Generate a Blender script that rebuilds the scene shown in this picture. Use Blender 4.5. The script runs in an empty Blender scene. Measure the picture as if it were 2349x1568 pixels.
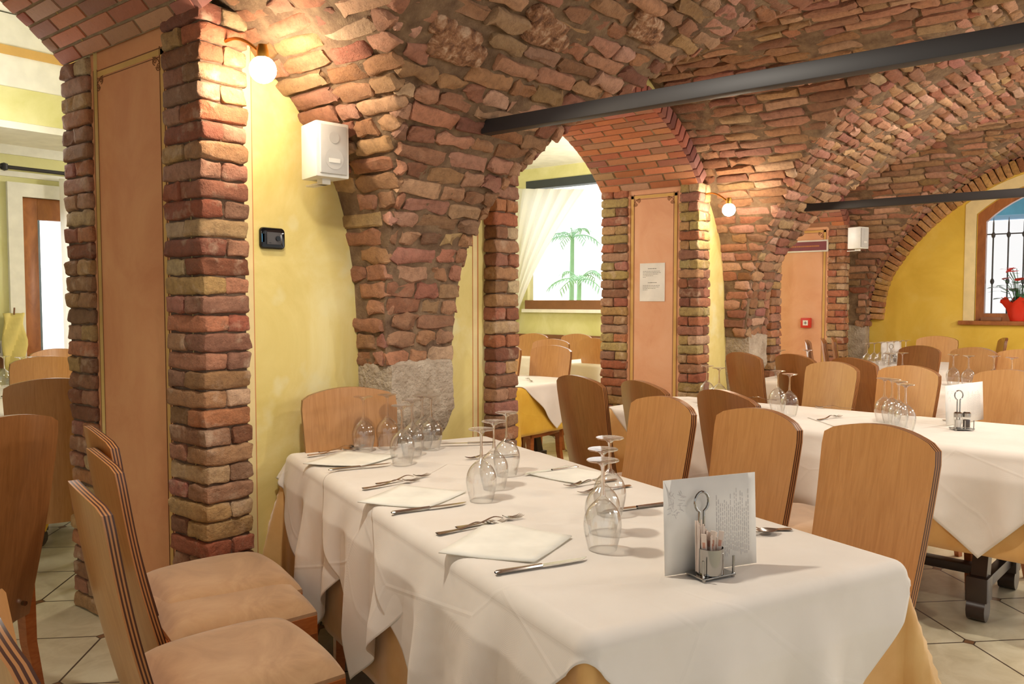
import bpy, bmesh, math, random
import numpy as np
from mathutils import Vector, Matrix
random.seed(7); rng = np.random.default_rng(7)
PI = math.pi
C = bpy.context.scene.collection
sc = bpy.context.scene

# ------------------------------------------------------------------ camera
H = 1.35
FW = (0.779, 0.627)                 # level heading of the lens
F = 1900.0; PITCH = math.radians(2.83)
cam = bpy.data.objects.new('camera', bpy.data.cameras.new('camera'))
C.objects.link(cam)
cam.data.sensor_width = 36; cam.data.lens = 36 * F / 2349
cam.data.clip_start = 0.05
cam.location = (0, 0, H)
yaw = math.atan2(-FW[0], FW[1])
cam.rotation_euler = (PI / 2 - PITCH, 0, yaw)
sc.camera = cam
cam.data.dof.use_dof = False
sc.cycles.transparent_max_bounces = 40; sc.cycles.max_bounces = 8; sc.cycles.caustics_reflective = False; sc.cycles.caustics_refractive = False

def ray(px, py):
    a = (px - 1174.5) / F; b = (784 - py) / F
    n = math.hypot(*FW); fx, fy = FW[0] / n, FW[1] / n
    cp, sp = math.cos(PITCH), math.sin(PITCH)
    d = cp + b * sp; up = -sp + b * cp
    return Vector((fx * d + fy * a, fy * d - fx * a, up))
def at(px, py, z):
    "where the line of sight through a pixel meets the level z"
    r = ray(px, py); t = (z - H) / r.z
    return Vector((r.x * t, r.y * t, z))
def atY(px, py, Y):
    r = ray(px, py); t = Y / r.y
    return Vector((r.x * t, Y, H + r.z * t))
def atX(px, py, X):
    r = ray(px, py); t = X / r.x
    return Vector((X, r.y * t, H + r.z * t))

# ------------------------------------------------------------------ materials
def s2l(c):
    return tuple(((v / 255) / 12.92 if v / 255 <= 0.04045 else ((v / 255 + 0.055) / 1.055) ** 2.4) for v in c)
class N:
    def __init__(s, name):
        s.m = bpy.data.materials.new(name); s.m.use_nodes = True
        s.t = s.m.node_tree; s.b = s.t.nodes['Principled BSDF']; s.out = s.t.nodes['Material Output']
    def n(s, typ, **k):
        x = s.t.nodes.new(typ)
        for a, v in k.items():
            if a.startswith('_'): x.inputs[int(a[1:])].default_value = v
            else: setattr(x, a, v)
        return x
    def l(s, a, b): s.t.links.new(a, b)
    def coord(s, scale=None, kind='Object', rot=None):
        tc = s.n('ShaderNodeTexCoord'); mp = s.n('ShaderNodeMapping')
        s.l(tc.outputs[kind], mp.inputs[0])
        if scale: mp.inputs['Scale'].default_value = scale
        if rot: mp.inputs['Rotation'].default_value = rot
        return mp.outputs[0]
    def noise(s, scale, detail=4, rough=.55, vec=None, dist=0):
        x = s.n('ShaderNodeTexNoise'); x.inputs['Scale'].default_value = scale
        x.inputs['Detail'].default_value = detail; x.inputs['Roughness'].default_value = rough
        x.inputs['Distortion'].default_value = dist
        s.l(vec if vec else s.coord(), x.inputs['Vector']); return x.outputs['Fac']
    def ramp(s, fac, stops):
        x = s.n('ShaderNodeValToRGB'); e = x.color_ramp.elements
        while len(e) < len(stops): e.new(.5)
        for q, (p, c) in zip(e, stops): q.position = p; q.color = (*c, 1)
        s.l(fac, x.inputs[0]); return x.outputs[0]
    def mix(s, fac, a, b, mode='MIX'):
        x = s.n('ShaderNodeMix', data_type='RGBA', blend_type=mode)
        for v, i in ((fac, 0), (a, 6), (b, 7)):
            if hasattr(v, 'is_output'): s.l(v, x.inputs[i])
            else: x.inputs[i].default_value = v if i == 0 else (*v, 1)
        return x.outputs[2]
    def math(s, op, a, b=0, clamp=False):
        x = s.n('ShaderNodeMath', operation=op, use_clamp=clamp)
        for v, i in ((a, 0), (b, 1)):
            if hasattr(v, 'is_output'): s.l(v, x.inputs[i])
            else: x.inputs[i].default_value = v
        return x.outputs[0]
    def bump(s, h, strength=.3, dist=.01):
        x = s.n('ShaderNodeBump'); x.inputs['Strength'].default_value = strength; x.inputs['Distance'].default_value = dist
        s.l(h, x.inputs['Height']); s.l(x.outputs[0], s.b.inputs['Normal'])
    def col(s, c):
        if hasattr(c, 'is_output'): s.l(c, s.b.inputs['Base Color'])
        else: s.b.inputs['Base Color'].default_value = (*c, 1)
    def set(s, **k):
        for a, v in k.items(): s.b.inputs[a.replace('_', ' ')].default_value = v
def plain(name, rgb, rough=.6, metal=0, **k):
    m = N(name); c = s2l(rgb)
    f = m.noise(9, 3)
    m.col(m.ramp(f, [(.3, tuple(v * .92 for v in c)), (.7, tuple(min(1, v * 1.06) for v in c))]))
    m.set(Roughness=rough, Metallic=metal, **k); return m.m
def emis(name, rgb, strength):
    m = N(name); m.col((0, 0, 0)); m.b.inputs['Emission Color'].default_value = (*s2l(rgb), 1)
    m.b.inputs['Emission Strength'].default_value = strength; return m.m

def brick_mat(name, dirt=.5, white=.25, bumps=.6, gain=1.0):
    m = N(name)
    at_ = m.n('ShaderNodeAttribute', attribute_name='col')
    f1 = m.noise(34, 6, .7); f2 = m.noise(11, 4, .6); f3 = m.noise(90, 4, .7)
    c = m.mix(m.math('MULTIPLY', m.math('SUBTRACT', f1, .42, True), 3.0 * dirt, True), at_.outputs['Color'], s2l((86, 60, 46)))
    c = m.mix(m.math('MULTIPLY', m.math('SUBTRACT', f2, .56, True), 6 * white, True), c, s2l((206, 178, 150)))
    c = m.mix(m.math('MULTIPLY', m.math('SUBTRACT', f3, .6, True), 2.5, True), c, s2l((70, 50, 40)))
    g = m.mix(1.0, c, (gain, gain, gain), 'MULTIPLY')
    m.col(g); m.set(Roughness=.78)
    m.b.inputs['Specular IOR Level'].default_value = .35
    m.bump(m.math('ADD', f1, m.math('MULTIPLY', f3, .5)), bumps, .012)
    return m.m
M = {}
M['brick'] = brick_mat('old_brick', .55, .6, .9)
M['brick_vault'] = brick_mat('vault_brick', .55, .1, .8)
M['brick_new'] = brick_mat('smooth_brick', .12, .02, .25)
def mortar(name, c1, c2):
    m = N(name); f = m.noise(14, 6, .65)
    m.col(m.ramp(f, [(.3, s2l(c1)), (.7, s2l(c2))])); m.set(Roughness=.95)
    m.bump(m.noise(60, 5, .7), .7, .015); return m.m
M['mortar'] = mortar('dark_mortar', (84, 62, 48), (128, 104, 82))
M['mortar_vault'] = mortar('vault_mortar', (92, 68, 50), (142, 116, 88))
M['mortar_light'] = mortar('pale_mortar', (140, 118, 92), (172, 148, 116))
def plaster(name, stops, scale=2.2, spots=None):
    m = N(name); f = m.noise(scale, 7, .62, dist=.6)
    c = m.ramp(f, [(p, s2l(q)) for p, q in stops])
    if spots:
        f2 = m.noise(5.5, 3, .5)
        c = m.mix(m.math('MULTIPLY', m.math('SUBTRACT', f2, .6, True), 4, True), c, s2l(spots))
    m.col(c); m.set(Roughness=.8); m.bump(m.noise(50, 4), .12, .004); return m.m
M['yellow'] = plaster('yellow_plaster', [(.3, (208, 188, 108)), (.5, (222, 204, 130)), (.7, (232, 220, 160))], 2.2, (226, 222, 180))
M['yellow_deep'] = plaster('deep_yellow_plaster', [(.3, (206, 168, 52)), (.52, (220, 184, 68)), (.72, (228, 198, 96))], 1.6)
M['green_yellow'] = plaster('lime_plaster', [(.3, (206, 202, 132)), (.5, (220, 216, 156)), (.7, (230, 227, 180))], 2)
M['peach'] = plaster('peach_plaster', [(.3, (206, 138, 92)), (.5, (216, 152, 104)), (.7, (222, 162, 112))], 2.6)
M['peach_light'] = plaster('light_peach_plaster', [(.3, (212, 152, 114)), (.5, (222, 166, 128)), (.7, (226, 176, 140))], 2.6)
M['ochre'] = plain('ochre_paint', (210, 168, 96), .8)
M['cream'] = plain('cream_paint', (226, 206, 150), .8)
M['rust'] = plain('rust_line_paint', (196, 128, 78), .8)
M['scroll'] = plain('scroll_paint', (128, 84, 44), .8)
M['white_wall'] = plain('white_plaster', (236, 234, 222), .85)
M['stone'] = plaster('limestone', [(.25, (140, 122, 100)), (.5, (172, 156, 136)), (.75, (196, 182, 162))], 9)
_st = M['stone'].node_tree
M['rough_stone'] = plaster('tufa_stone', [(.35, (96, 62, 40)), (.5, (148, 104, 72)), (.65, (190, 158, 130))], 26)
for k in ('stone', 'rough_stone'):
    for nd in M[k].node_tree.nodes:
        if nd.type == 'BUMP': nd.inputs['Strength'].default_value = .9; nd.inputs['Distance'].default_value = .02
M['iron'] = plain('black_iron', (34, 30, 30), .5)
M['iron_grey'] = plain('window_iron', (54, 60, 62), .5)

def tile_mat():
    m = N('floor_tiles')
    tc = m.n('ShaderNodeTexCoord'); mp = m.n('ShaderNodeMapping'); mp.inputs['Rotation'].default_value = (0, 0, PI / 4)
    m.l(tc.outputs['Object'], mp.inputs[0])
    sx = m.n('ShaderNodeSeparateXYZ'); m.l(mp.outputs[0], sx.inputs[0])
    S = 1 / .43
    def fr(o): return m.math('FRACT', m.math('ADD', m.math('MULTIPLY', o, S), 100.0))
    u, v = fr(sx.outputs[0]), fr(sx.outputs[1])
    du = m.math('MINIMUM', u, m.math('SUBTRACT', 1.0, u)); dv = m.math('MINIMUM', v, m.math('SUBTRACT', 1.0, v))
    line = m.math('LESS_THAN', m.math('MINIMUM', du, dv), .009)
    dot = m.math('LESS_THAN', m.math('ADD', du, dv), .062)
    ring = m.math('LESS_THAN', m.math('ABSOLUTE', m.math('SUBTRACT', m.math('ADD', du, dv), .062)), .008)
    f = m.noise(7, 6, .65, dist=.8)
    base = m.ramp(f, [(.3, s2l((186, 174, 142))), (.55, s2l((206, 196, 166))), (.8, s2l((216, 208, 182)))])
    c = m.mix(dot, base, s2l((128, 92, 62)))
    c = m.mix(m.math('MAXIMUM', m.math('MULTIPLY', line, m.math('SUBTRACT', 1.0, dot)), ring), c, s2l((78, 64, 50)))
    m.col(c); m.set(Roughness=.32); m.bump(f, .05, .003); return m.m
M['tiles'] = tile_mat()

def wood(name, c1, c2, rough=.3, scale=(14, 1.2, 1.2), coat=.35):
    m = N(name); v = m.coord(scale)
    f = m.noise(5, 5, .6, v, 1.2)
    tc = m.n('ShaderNodeObjectInfo')
    c = m.ramp(f, [(.3, s2l(c1)), (.7, s2l(c2))])
    r = m.math('ADD', m.math('MULTIPLY', tc.outputs['Random'], .16), .92)
    cx = m.n('ShaderNodeCombineColor'); [m.l(r, cx.inputs[i]) for i in range(3)]
    m.col(m.mix(1.0, c, cx.outputs[0], 'MULTIPLY')); m.set(Roughness=rough)
    m.b.inputs['Coat Weight'].default_value = coat; m.b.inputs['Coat Roughness'].default_value = .2
    return m.m
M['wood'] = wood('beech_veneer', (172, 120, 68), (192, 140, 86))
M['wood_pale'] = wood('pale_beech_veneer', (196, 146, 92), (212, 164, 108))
M['wood_shaded'] = wood('shaded_beech_veneer', (134, 86, 44), (158, 104, 58))  # the same beech, with the shade on dimmer chairs put into its colour
M['wood_frame'] = wood('chair_frame_wood', (158, 84, 34), (182, 106, 52), .3, (3, 3, 12))
M['ply_dark'] = plain('ply_edge_dark', (72, 38, 24), .3)
M['ply_light'] = plain('ply_edge_light', (178, 122, 72), .3)
M['wood_table'] = plain('dark_table_wood', (52, 38, 30), .35)
M['wood_window'] = wood('window_wood', (138, 80, 34), (172, 106, 52), .4, (3, 3, 1))
M['wood_rail'] = plain('brown_rail_wood', (128, 84, 52), .5)
def suede():
    m = N('suede'); f = m.noise(5, 5, .6, dist=1.5)
    m.col(m.ramp(f, [(.3, s2l((162, 126, 88))), (.5, s2l((182, 144, 104))), (.75, s2l((200, 164, 122)))]))
    m.set(Roughness=.95); m.b.inputs['Sheen Weight'].default_value = .5; m.bump(m.noise(160, 3), .1, .002); return m.m
M['suede'] = suede()
def cloth(name, c1, c2, sheen=.15):
    m = N(name); f = m.noise(6, 4)
    w = m.n('ShaderNodeTexWave'); w.inputs['Scale'].default_value = 380; m.l(m.coord(), w.inputs['Vector'])
    m.col(m.ramp(f, [(.3, s2l(c1)), (.7, s2l(c2))])); m.set(Roughness=.85)
    m.b.inputs['Sheen Weight'].default_value = sheen
    v = m.noise(2.6, 3, .5, dist=.7)
    vo = m.n('ShaderNodeTexVoronoi', feature='DISTANCE_TO_EDGE'); vo.inputs['Scale'].default_value = 1.7
    m.l(m.coord(), vo.inputs['Vector'])
    cr = m.math('MULTIPLY', m.math('MINIMUM', vo.outputs['Distance'], .012), -4)
    m.bump(m.math('ADD', m.math('ADD', m.math('MULTIPLY', v, .9), cr), m.math('MULTIPLY', w.outputs['Fac'], .006)), .55, .02); return m.m
M['cloth'] = cloth('white_linen', (228, 220, 208), (235, 228, 217))
M['gold'] = cloth('gold_damask', (214, 160, 88), (232, 188, 120), .4)
M['gold_bright'] = cloth('yellow_cotton', (216, 166, 40), (232, 188, 62), .2)
M['paper'] = plain('white_paper', (232, 228, 220), .8)
M['napkin'] = plain('napkin_paper', (238, 236, 224), .9)
M['metal'] = plain('cutlery_steel', (214, 210, 202), .24, 1.0)
M['brass'] = plain('brass', (196, 150, 70), .3, 1.0)
M['chrome'] = plain('chrome', (166, 164, 160), .12, 1.0)
M['white_plastic'] = plain('white_plastic', (228, 226, 216), .4)
M['grille'] = plain('speaker_grille', (196, 194, 188), .6)
M['black_gloss'] = plain('black_gloss', (16, 17, 20), .08)
M['black_matt'] = plain('charcoal_plastic', (70, 68, 70), .5)
M['red'] = plain('red_plastic', (206, 52, 34), .4)
M['maroon'] = plain('maroon_sign', (120, 34, 40), .4)
M['ink'] = plain('grey_ink', (150, 146, 138), .8)
M['ink_dark'] = plain('dark_ink', (84, 84, 84), .8)
M['ink_pale'] = plain('pale_ink', (196, 190, 190), .8)
M['leaf'] = plain('green_leaf', (52, 104, 44), .4)
M['leaf_pale'] = plain('sunlit_palm_leaf', (150, 206, 172), .6)  # palm green paled, washed-out daylight put into the colour
M['petal'] = plain('red_petal', (224, 62, 44), .5)
M['wrap'] = plain('red_wrap', (214, 50, 26), .4)
M['packet'] = plain('sugar_packet', (226, 208, 194), .7)
M['packet_red'] = plain('packet_print', (206, 150, 128), .7)
M['pepper'] = plain('pepper', (60, 44, 34), .8)
M['salt'] = plain('salt', (226, 222, 214), .8)
M['bulb'] = emis('lit_bulb', (255, 236, 208), 150)
M['bulb_far'] = emis('lit_bulb_far', (255, 236, 208), 130)
M['outside_glow'] = emis('sunlit_wall_glow', (255, 255, 255), .85)  # sunlight on the outdoor wall, put in as a glow
M['bag'] = plain('yellow_bag_paper', (216, 200, 120), .8)
M['blue'] = plain('blue_awning', (70, 140, 190), .6)
M['outside_dark'] = plain('far_dark', (80, 96, 120), .6)
def thin_glass(name, tint=(1, 1, 1), refl=1.0):
    m = N(name); t = m.t
    tr = m.n('ShaderNodeBsdfTransparent'); tr.inputs[0].default_value = (*tint, 1)
    gl = m.n('ShaderNodeBsdfGlossy'); gl.inputs['Roughness'].default_value = .07
    fr = m.n('ShaderNodeLayerWeight'); fr.inputs['Blend'].default_value = .5
    mx = m.n('ShaderNodeMixShader'); m.l(m.math('MULTIPLY', m.math('ADD', m.math('MULTIPLY', m.math('POWER', fr.outputs['Facing'], 2.6), .75), .07), refl, True), mx.inputs[0])
    m.l(tr.outputs[0], mx.inputs[1]); m.l(gl.outputs[0], mx.inputs[2]); m.l(mx.outputs[0], m.out.inputs[0])
    return m.m
M['glass'] = thin_glass('clear_glass', (.985, .985, .98), 1.0)
M['stemglass'] = bpy.data.materials.new('stem_glass'); M['stemglass'].use_nodes = True
_t = M['stemglass'].node_tree; _g = _t.nodes.new('ShaderNodeBsdfGlass'); _g.inputs['IOR'].default_value = 1.45; _g.inputs['Roughness'].default_value = .0
_tr = _t.nodes.new('ShaderNodeBsdfTransparent'); _mx = _t.nodes.new('ShaderNodeMixShader'); _mx.inputs[0].default_value = .6
_t.links.new(_tr.outputs[0], _mx.inputs[1]); _t.links.new(_g.outputs[0], _mx.inputs[2]); _t.links.new(_mx.outputs[0], _t.nodes['Material Output'].inputs[0])
M['pane'] = thin_glass('window_pane', (.97, .97, .97), .6)
def sheer():
    m = N('sheer_curtain'); tr = m.n('ShaderNodeBsdfTranslucent'); tr.inputs[0].default_value = (.95, .94, .88, 1)
    mx = m.n('ShaderNodeMixShader'); mx.inputs[0].default_value = .5
    m.col(s2l((240, 238, 226))); m.l(m.b.outputs[0], mx.inputs[1]); m.l(tr.outputs[0], mx.inputs[2]); m.l(mx.outputs[0], m.out.inputs[0])
    return m.m
M['curtain'] = sheer()

# ------------------------------------------------------------------ object helpers
def link(o, parent=None):
    C.objects.link(o)
    if parent is not None: o.parent = parent
    return o
def tag(o, label=None, cat=None, group=None, kind=None):
    if label: o['label'] = label
    if cat: o['category'] = cat
    if group: o['group'] = group
    if kind: o['kind'] = kind
    return o
def thing(name, label, cat, loc=(0, 0, 0), rz=0, group=None):
    o = bpy.data.objects.new(name, None); o.empty_display_size = .05; link(o)
    o.location = loc; o.rotation_euler = (0, 0, rz); return tag(o, label, cat, group)
def obj(name, me, mats, parent=None, smooth=True):
    if isinstance(me, bmesh.types.BMesh):
        b = me; bmesh.ops.recalc_face_normals(b, faces=b.faces); me = bpy.data.meshes.new(name); b.to_mesh(me); b.free()
    if not isinstance(mats, (list, tuple)): mats = [mats]
    for m in mats: me.materials.append(M[m] if isinstance(m, str) else m)
    if smooth:
        me.polygons.foreach_set('use_smooth', [True] * len(me.polygons))
        try: me.set_sharp_from_angle(angle=math.radians(38))
        except Exception: pass
    return link(bpy.data.objects.new(name, me), parent)
def struct(name, me, mats, parent=None, smooth=True):
    o = obj(name, me, mats, parent, smooth); o['kind'] = 'structure'; return o
def nb(): return bmesh.new()
def box(b, x0, x1, y0, y1, z0, z1, mat=0, bev=0, xf=None):
    g = bmesh.ops.create_cube(b, size=1)
    vs = g['verts']
    bmesh.ops.scale(b, vec=(abs(x1 - x0), abs(y1 - y0), abs(z1 - z0)), verts=vs)
    bmesh.ops.translate(b, vec=((x0 + x1) / 2, (y0 + y1) / 2, (z0 + z1) / 2), verts=vs)
    fs = set(f for v in vs for f in v.link_faces)
    for f in fs: f.material_index = mat
    if bev:
        es = list(set(e for v in vs for e in v.link_edges))
        r = bmesh.ops.bevel(b, geom=es, offset=bev, segments=2, profile=.6, affect='EDGES')
        vs = list(set(v for f in r['faces'] for v in f.verts) | set(v for v in vs if v.is_valid))
    if xf is not None: bmesh.ops.transform(b, matrix=xf, verts=[v for v in vs if v.is_valid])
    return vs
def tube(b, pts, rad, seg=8, mat=0, cap=True, closed=False):
    pts = [Vector(p) for p in pts]; n = len(pts)
    rad = rad if isinstance(rad, (list, tuple)) else [rad] * n
    rings = []; prev = None
    for i, p in enumerate(pts):
        if closed: t = pts[(i + 1) % n] - pts[i - 1]
        else: t = pts[min(i + 1, n - 1)] - pts[max(i - 1, 0)]
        t.normalize()
        u = prev if prev is not None else (Vector((0, 0, 1)) if abs(t.z) < .9 else Vector((1, 0, 0)))
        u = (u - t * u.dot(t)).normalized(); w = t.cross(u); prev = u
        rings.append([b.verts.new(p + (u * math.cos(a) + w * math.sin(a)) * rad[i]) for a in [2 * PI * k / seg for k in range(seg)]])
    m = n if closed else n - 1
    for i in range(m):
        r0, r1 = rings[i], rings[(i + 1) % n]
        for k in range(seg):
            f = b.faces.new((r0[k], r0[(k + 1) % seg], r1[(k + 1) % seg], r1[k])); f.material_index = mat
    if cap and not closed:
        for r in (rings[0][::-1], rings[-1]):
            try: b.faces.new(r).material_index = mat
            except ValueError: pass
def lathe(b, prof, seg=24, loc=(0, 0, 0), mat=0, closed=False):
    rings = []
    for r, z in prof:
        if r < 1e-5: rings.append([b.verts.new((loc[0], loc[1], loc[2] + z))])
        else: rings.append([b.verts.new((loc[0] + r * math.cos(2 * PI * k / seg), loc[1] + r * math.sin(2 * PI * k / seg), loc[2] + z)) for k in range(seg)])
    for a, c in zip(rings, rings[1:]):
        for k in range(seg):
            k2 = (k + 1) % seg
            if len(a) == 1 and len(c) == 1: break
            if len(a) == 1: f = b.faces.new((a[0], c[k2], c[k]))
            elif len(c) == 1: f = b.faces.new((a[k], a[k2], c[0]))
            else: f = b.faces.new((a[k], a[k2], c[k2], c[k]))
            f.material_index = mat
def sheet(b, rows, mat=0):
    g = [[b.verts.new(p) for p in r] for r in rows]
    for i in range(len(g) - 1):
        for j in range(len(g[0]) - 1):
            b.faces.new((g[i][j], g[i][j + 1], g[i + 1][j + 1], g[i + 1][j])).material_index = mat
    return g
def slab(b, poly, axis, t0, t1, mat=0):
    "prism: 2D polygon extruded along an axis ('x','y','z')"
    def P(u, v, t): return {'x': (t, u, v), 'y': (u, t, v), 'z': (u, v, t)}[axis]
    A = [b.verts.new(P(u, v, t0)) for u, v in poly]; B = [b.verts.new(P(u, v, t1)) for u, v in poly]
    b.faces.new(A).material_index = mat; b.faces.new(B[::-1]).material_index = mat
    n = len(poly)
    for i in range(n): b.faces.new((A[i], B[i], B[(i + 1) % n], A[(i + 1) % n])).material_index = mat

# ------------------------------------------------------------------ bricks as real relief
def brick_template(cuts):
    b = bmesh.new(); bmesh.ops.create_cube(b, size=2)
    bmesh.ops.subdivide_edges(b, edges=b.edges[:], cuts=cuts, use_grid_fill=True)
    v = np.array([x.co[:] for x in b.verts]); f = np.array([[q.index for q in x.verts] for x in b.faces]); b.free()
    v = np.sign(v) * np.abs(v) ** .55
    return v, f
T_FINE, T_MED, T_LOW = brick_template(6), brick_template(3), brick_template(2)
class Bricks:
    def __init__(s): s.v = []; s.f = []; s.c = []; s.n = 0
    def add(s, c, ax, half, r=.012, rough=.003, col=(150, 85, 60), T=None, mi=0):
        tv, tf = T or T_MED
        half = np.array(half); p = tv * half; inner = np.clip(p, -(half - r), half - r)
        d = p - inner; L = np.linalg.norm(d, axis=1, keepdims=True); L[L < 1e-9] = 1
        p = inner + d / L * r
        if rough:
            ph = rng.uniform(0, 6.28, (4, 3)); k = rng.uniform(25, 80, (4, 3)) * rng.choice([-1, 1], (4, 3))
            w = sum(np.sin(p @ k[i])[:, None] * np.sin(ph[i])[None, :] for i in range(4))
            p = p + w * rough * .6 + rng.normal(0, rough * .25, p.shape)
        ax = np.array(ax)                        # rows: the brick's own x, y, z directions
        s.v.append(p @ ax + np.array(c)); s.f.append(tf + s.n); s.n += len(p)
        cc = np.array([*s2l(col), 1.0]); s.c.append(np.tile(cc, (len(p), 1)))
    def mesh(s, name):
        v = np.concatenate(s.v); f = np.concatenate(s.f); c = np.concatenate(s.c)
        me = bpy.data.meshes.new(name)
        me.vertices.add(len(v)); me.vertices.foreach_set('co', v.ravel())
        me.loops.add(len(f) * 4); me.loops.foreach_set('vertex_index', f.ravel())
        me.polygons.add(len(f)); me.polygons.foreach_set('loop_start', np.arange(0, len(f) * 4, 4))
        me.update(calc_edges=True)
        a = me.attributes.new('col', 'FLOAT_COLOR', 'POINT'); a.data.foreach_set('color', c.ravel())
        me.validate(); return me
PIL = [(172, 106, 76), (156, 98, 72), (184, 122, 86), (174, 134, 94), (160, 118, 84), (196, 166, 128), (138, 88, 64), (170, 116, 92), (184, 146, 98), (150, 108, 82), (176, 132, 104)]
VAU = [(168, 118, 90), (154, 104, 78), (178, 130, 100), (162, 120, 88), (184, 142, 114), (140, 96, 72), (170, 132, 98), (158, 108, 86), (148, 108, 76)]
NEW = [(180, 108, 78), (168, 98, 72), (186, 126, 92), (168, 120, 92), (160, 104, 84), (192, 120, 82), (178, 134, 104)]
def jit(c, s=10):
    k = random.uniform(-s, s); return tuple(max(8, min(250, v + k + random.uniform(-s / 2, s / 2))) for v in c)
I3 = np.eye(3)

def brick_column(name, x0, x1, y0, y1, z1, palette, fine=True, z0=0.0, course=.069, seam='y'):
    "courses alternate: one brick across the front, then two"
    B = Bricks(); n = int(round((z1 - z0) / course)); h = (z1 - z0) / n
    for i in range(n):
        z = z0 + (i + .5) * h; g = .003
        sp = .5 + random.uniform(-.05, .05)
        if i % 2: cells = [(x0, x1, y0, y0 + (y1 - y0) * sp), (x0, x1, y0 + (y1 - y0) * sp, y1)]
        else: cells = [(x0, x0 + (x1 - x0) * sp, y0, y1), (x0 + (x1 - x0) * sp, x1, y0, y1)]
        for (a, b_, c, d) in cells:
            o = random.uniform(-.005, .005); th = random.uniform(-.02, .02)
            ax = np.array([[math.cos(th), math.sin(th), 0], [-math.sin(th), math.cos(th), 0], [0, 0, 1]])
            B.add(((a + b_) / 2 + o, (c + d) / 2 + random.uniform(-.004, .004), z), ax,
                  ((b_ - a) / 2 - g + .003, (d - c) / 2 - g + .003, h / 2 - .0022), .013, .0034, jit(random.choice(palette), 9), T_FINE if fine else T_MED)
    o = struct(name, B.mesh(name), 'brick')
    b = nb(); box(b, x0 + .014, x1 - .014, y0 + .014, y1 - .014, z0, z1)
    m = struct('column_mortar', b, 'mortar', o); return o

# ------------------------------------------------------------------ vault profiles
def catmull(pts, n=10):
    P = [Vector((*p, 0)) for p in pts]; out = []
    P = [P[0] * 2 - P[1]] + P + [P[-1] * 2 - P[-2]]
    for i in range(1, len(P) - 2):
        for k in range(n):
            t = k / n; a, b, c, d = P[i - 1], P[i], P[i + 1], P[i + 2]
            out.append(.5 * ((2 * b) + (c - a) * t + (2 * a - 5 * b + 4 * c - d) * t * t + (3 * b - a - 3 * c + d) * t ** 3))
    out.append(P[-2]); a = np.array([(p.x, p.y) for p in out]); a[:, 0] = np.maximum.accumulate(a[:, 0]); return a
CELL = catmull([(0, 1.07), (.015, 1.30), (.035, 1.52), (.11, 1.82), (.29, 2.09), (.49, 2.28), (.76, 2.50), (1.0, 2.68), (1.3, 2.84), (1.67, 2.92)])
MAIN = catmull([(0, 1.07), (.012, 1.25), (.03, 1.42), (.10, 1.66), (.31, 1.99), (.56, 2.26), (.87, 2.50), (1.19, 2.67), (1.5, 2.78), (1.95, 2.86)])
PIERS = [-1.15, 2.59, 6.33, 9.42]; PW = .2; YP = 2.61; YW = 2.78
def bay_of(X):
    for a, b_ in zip(PIERS, PIERS[1:]):
        if a <= X <= b_: return a + PW, b_ - (PW if b_ < 9 else .17)
    return None
def cell_z(X):
    bb = bay_of(X)
    if not bb: return -9
    xl, xr = bb; e = min(X - xl, xr - X)
    if e < 0: return -9
    return float(np.interp(e * 1.67 / ((xr - xl) / 2), CELL[:, 0], CELL[:, 1]))
def main_z(Y):
    f = YP - Y
    if f < 0: return -9
    if f > 1.95: f = 3.9 - f
    if f < 0: return -9
    return float(np.interp(f, MAIN[:, 0], MAIN[:, 1]))
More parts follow.
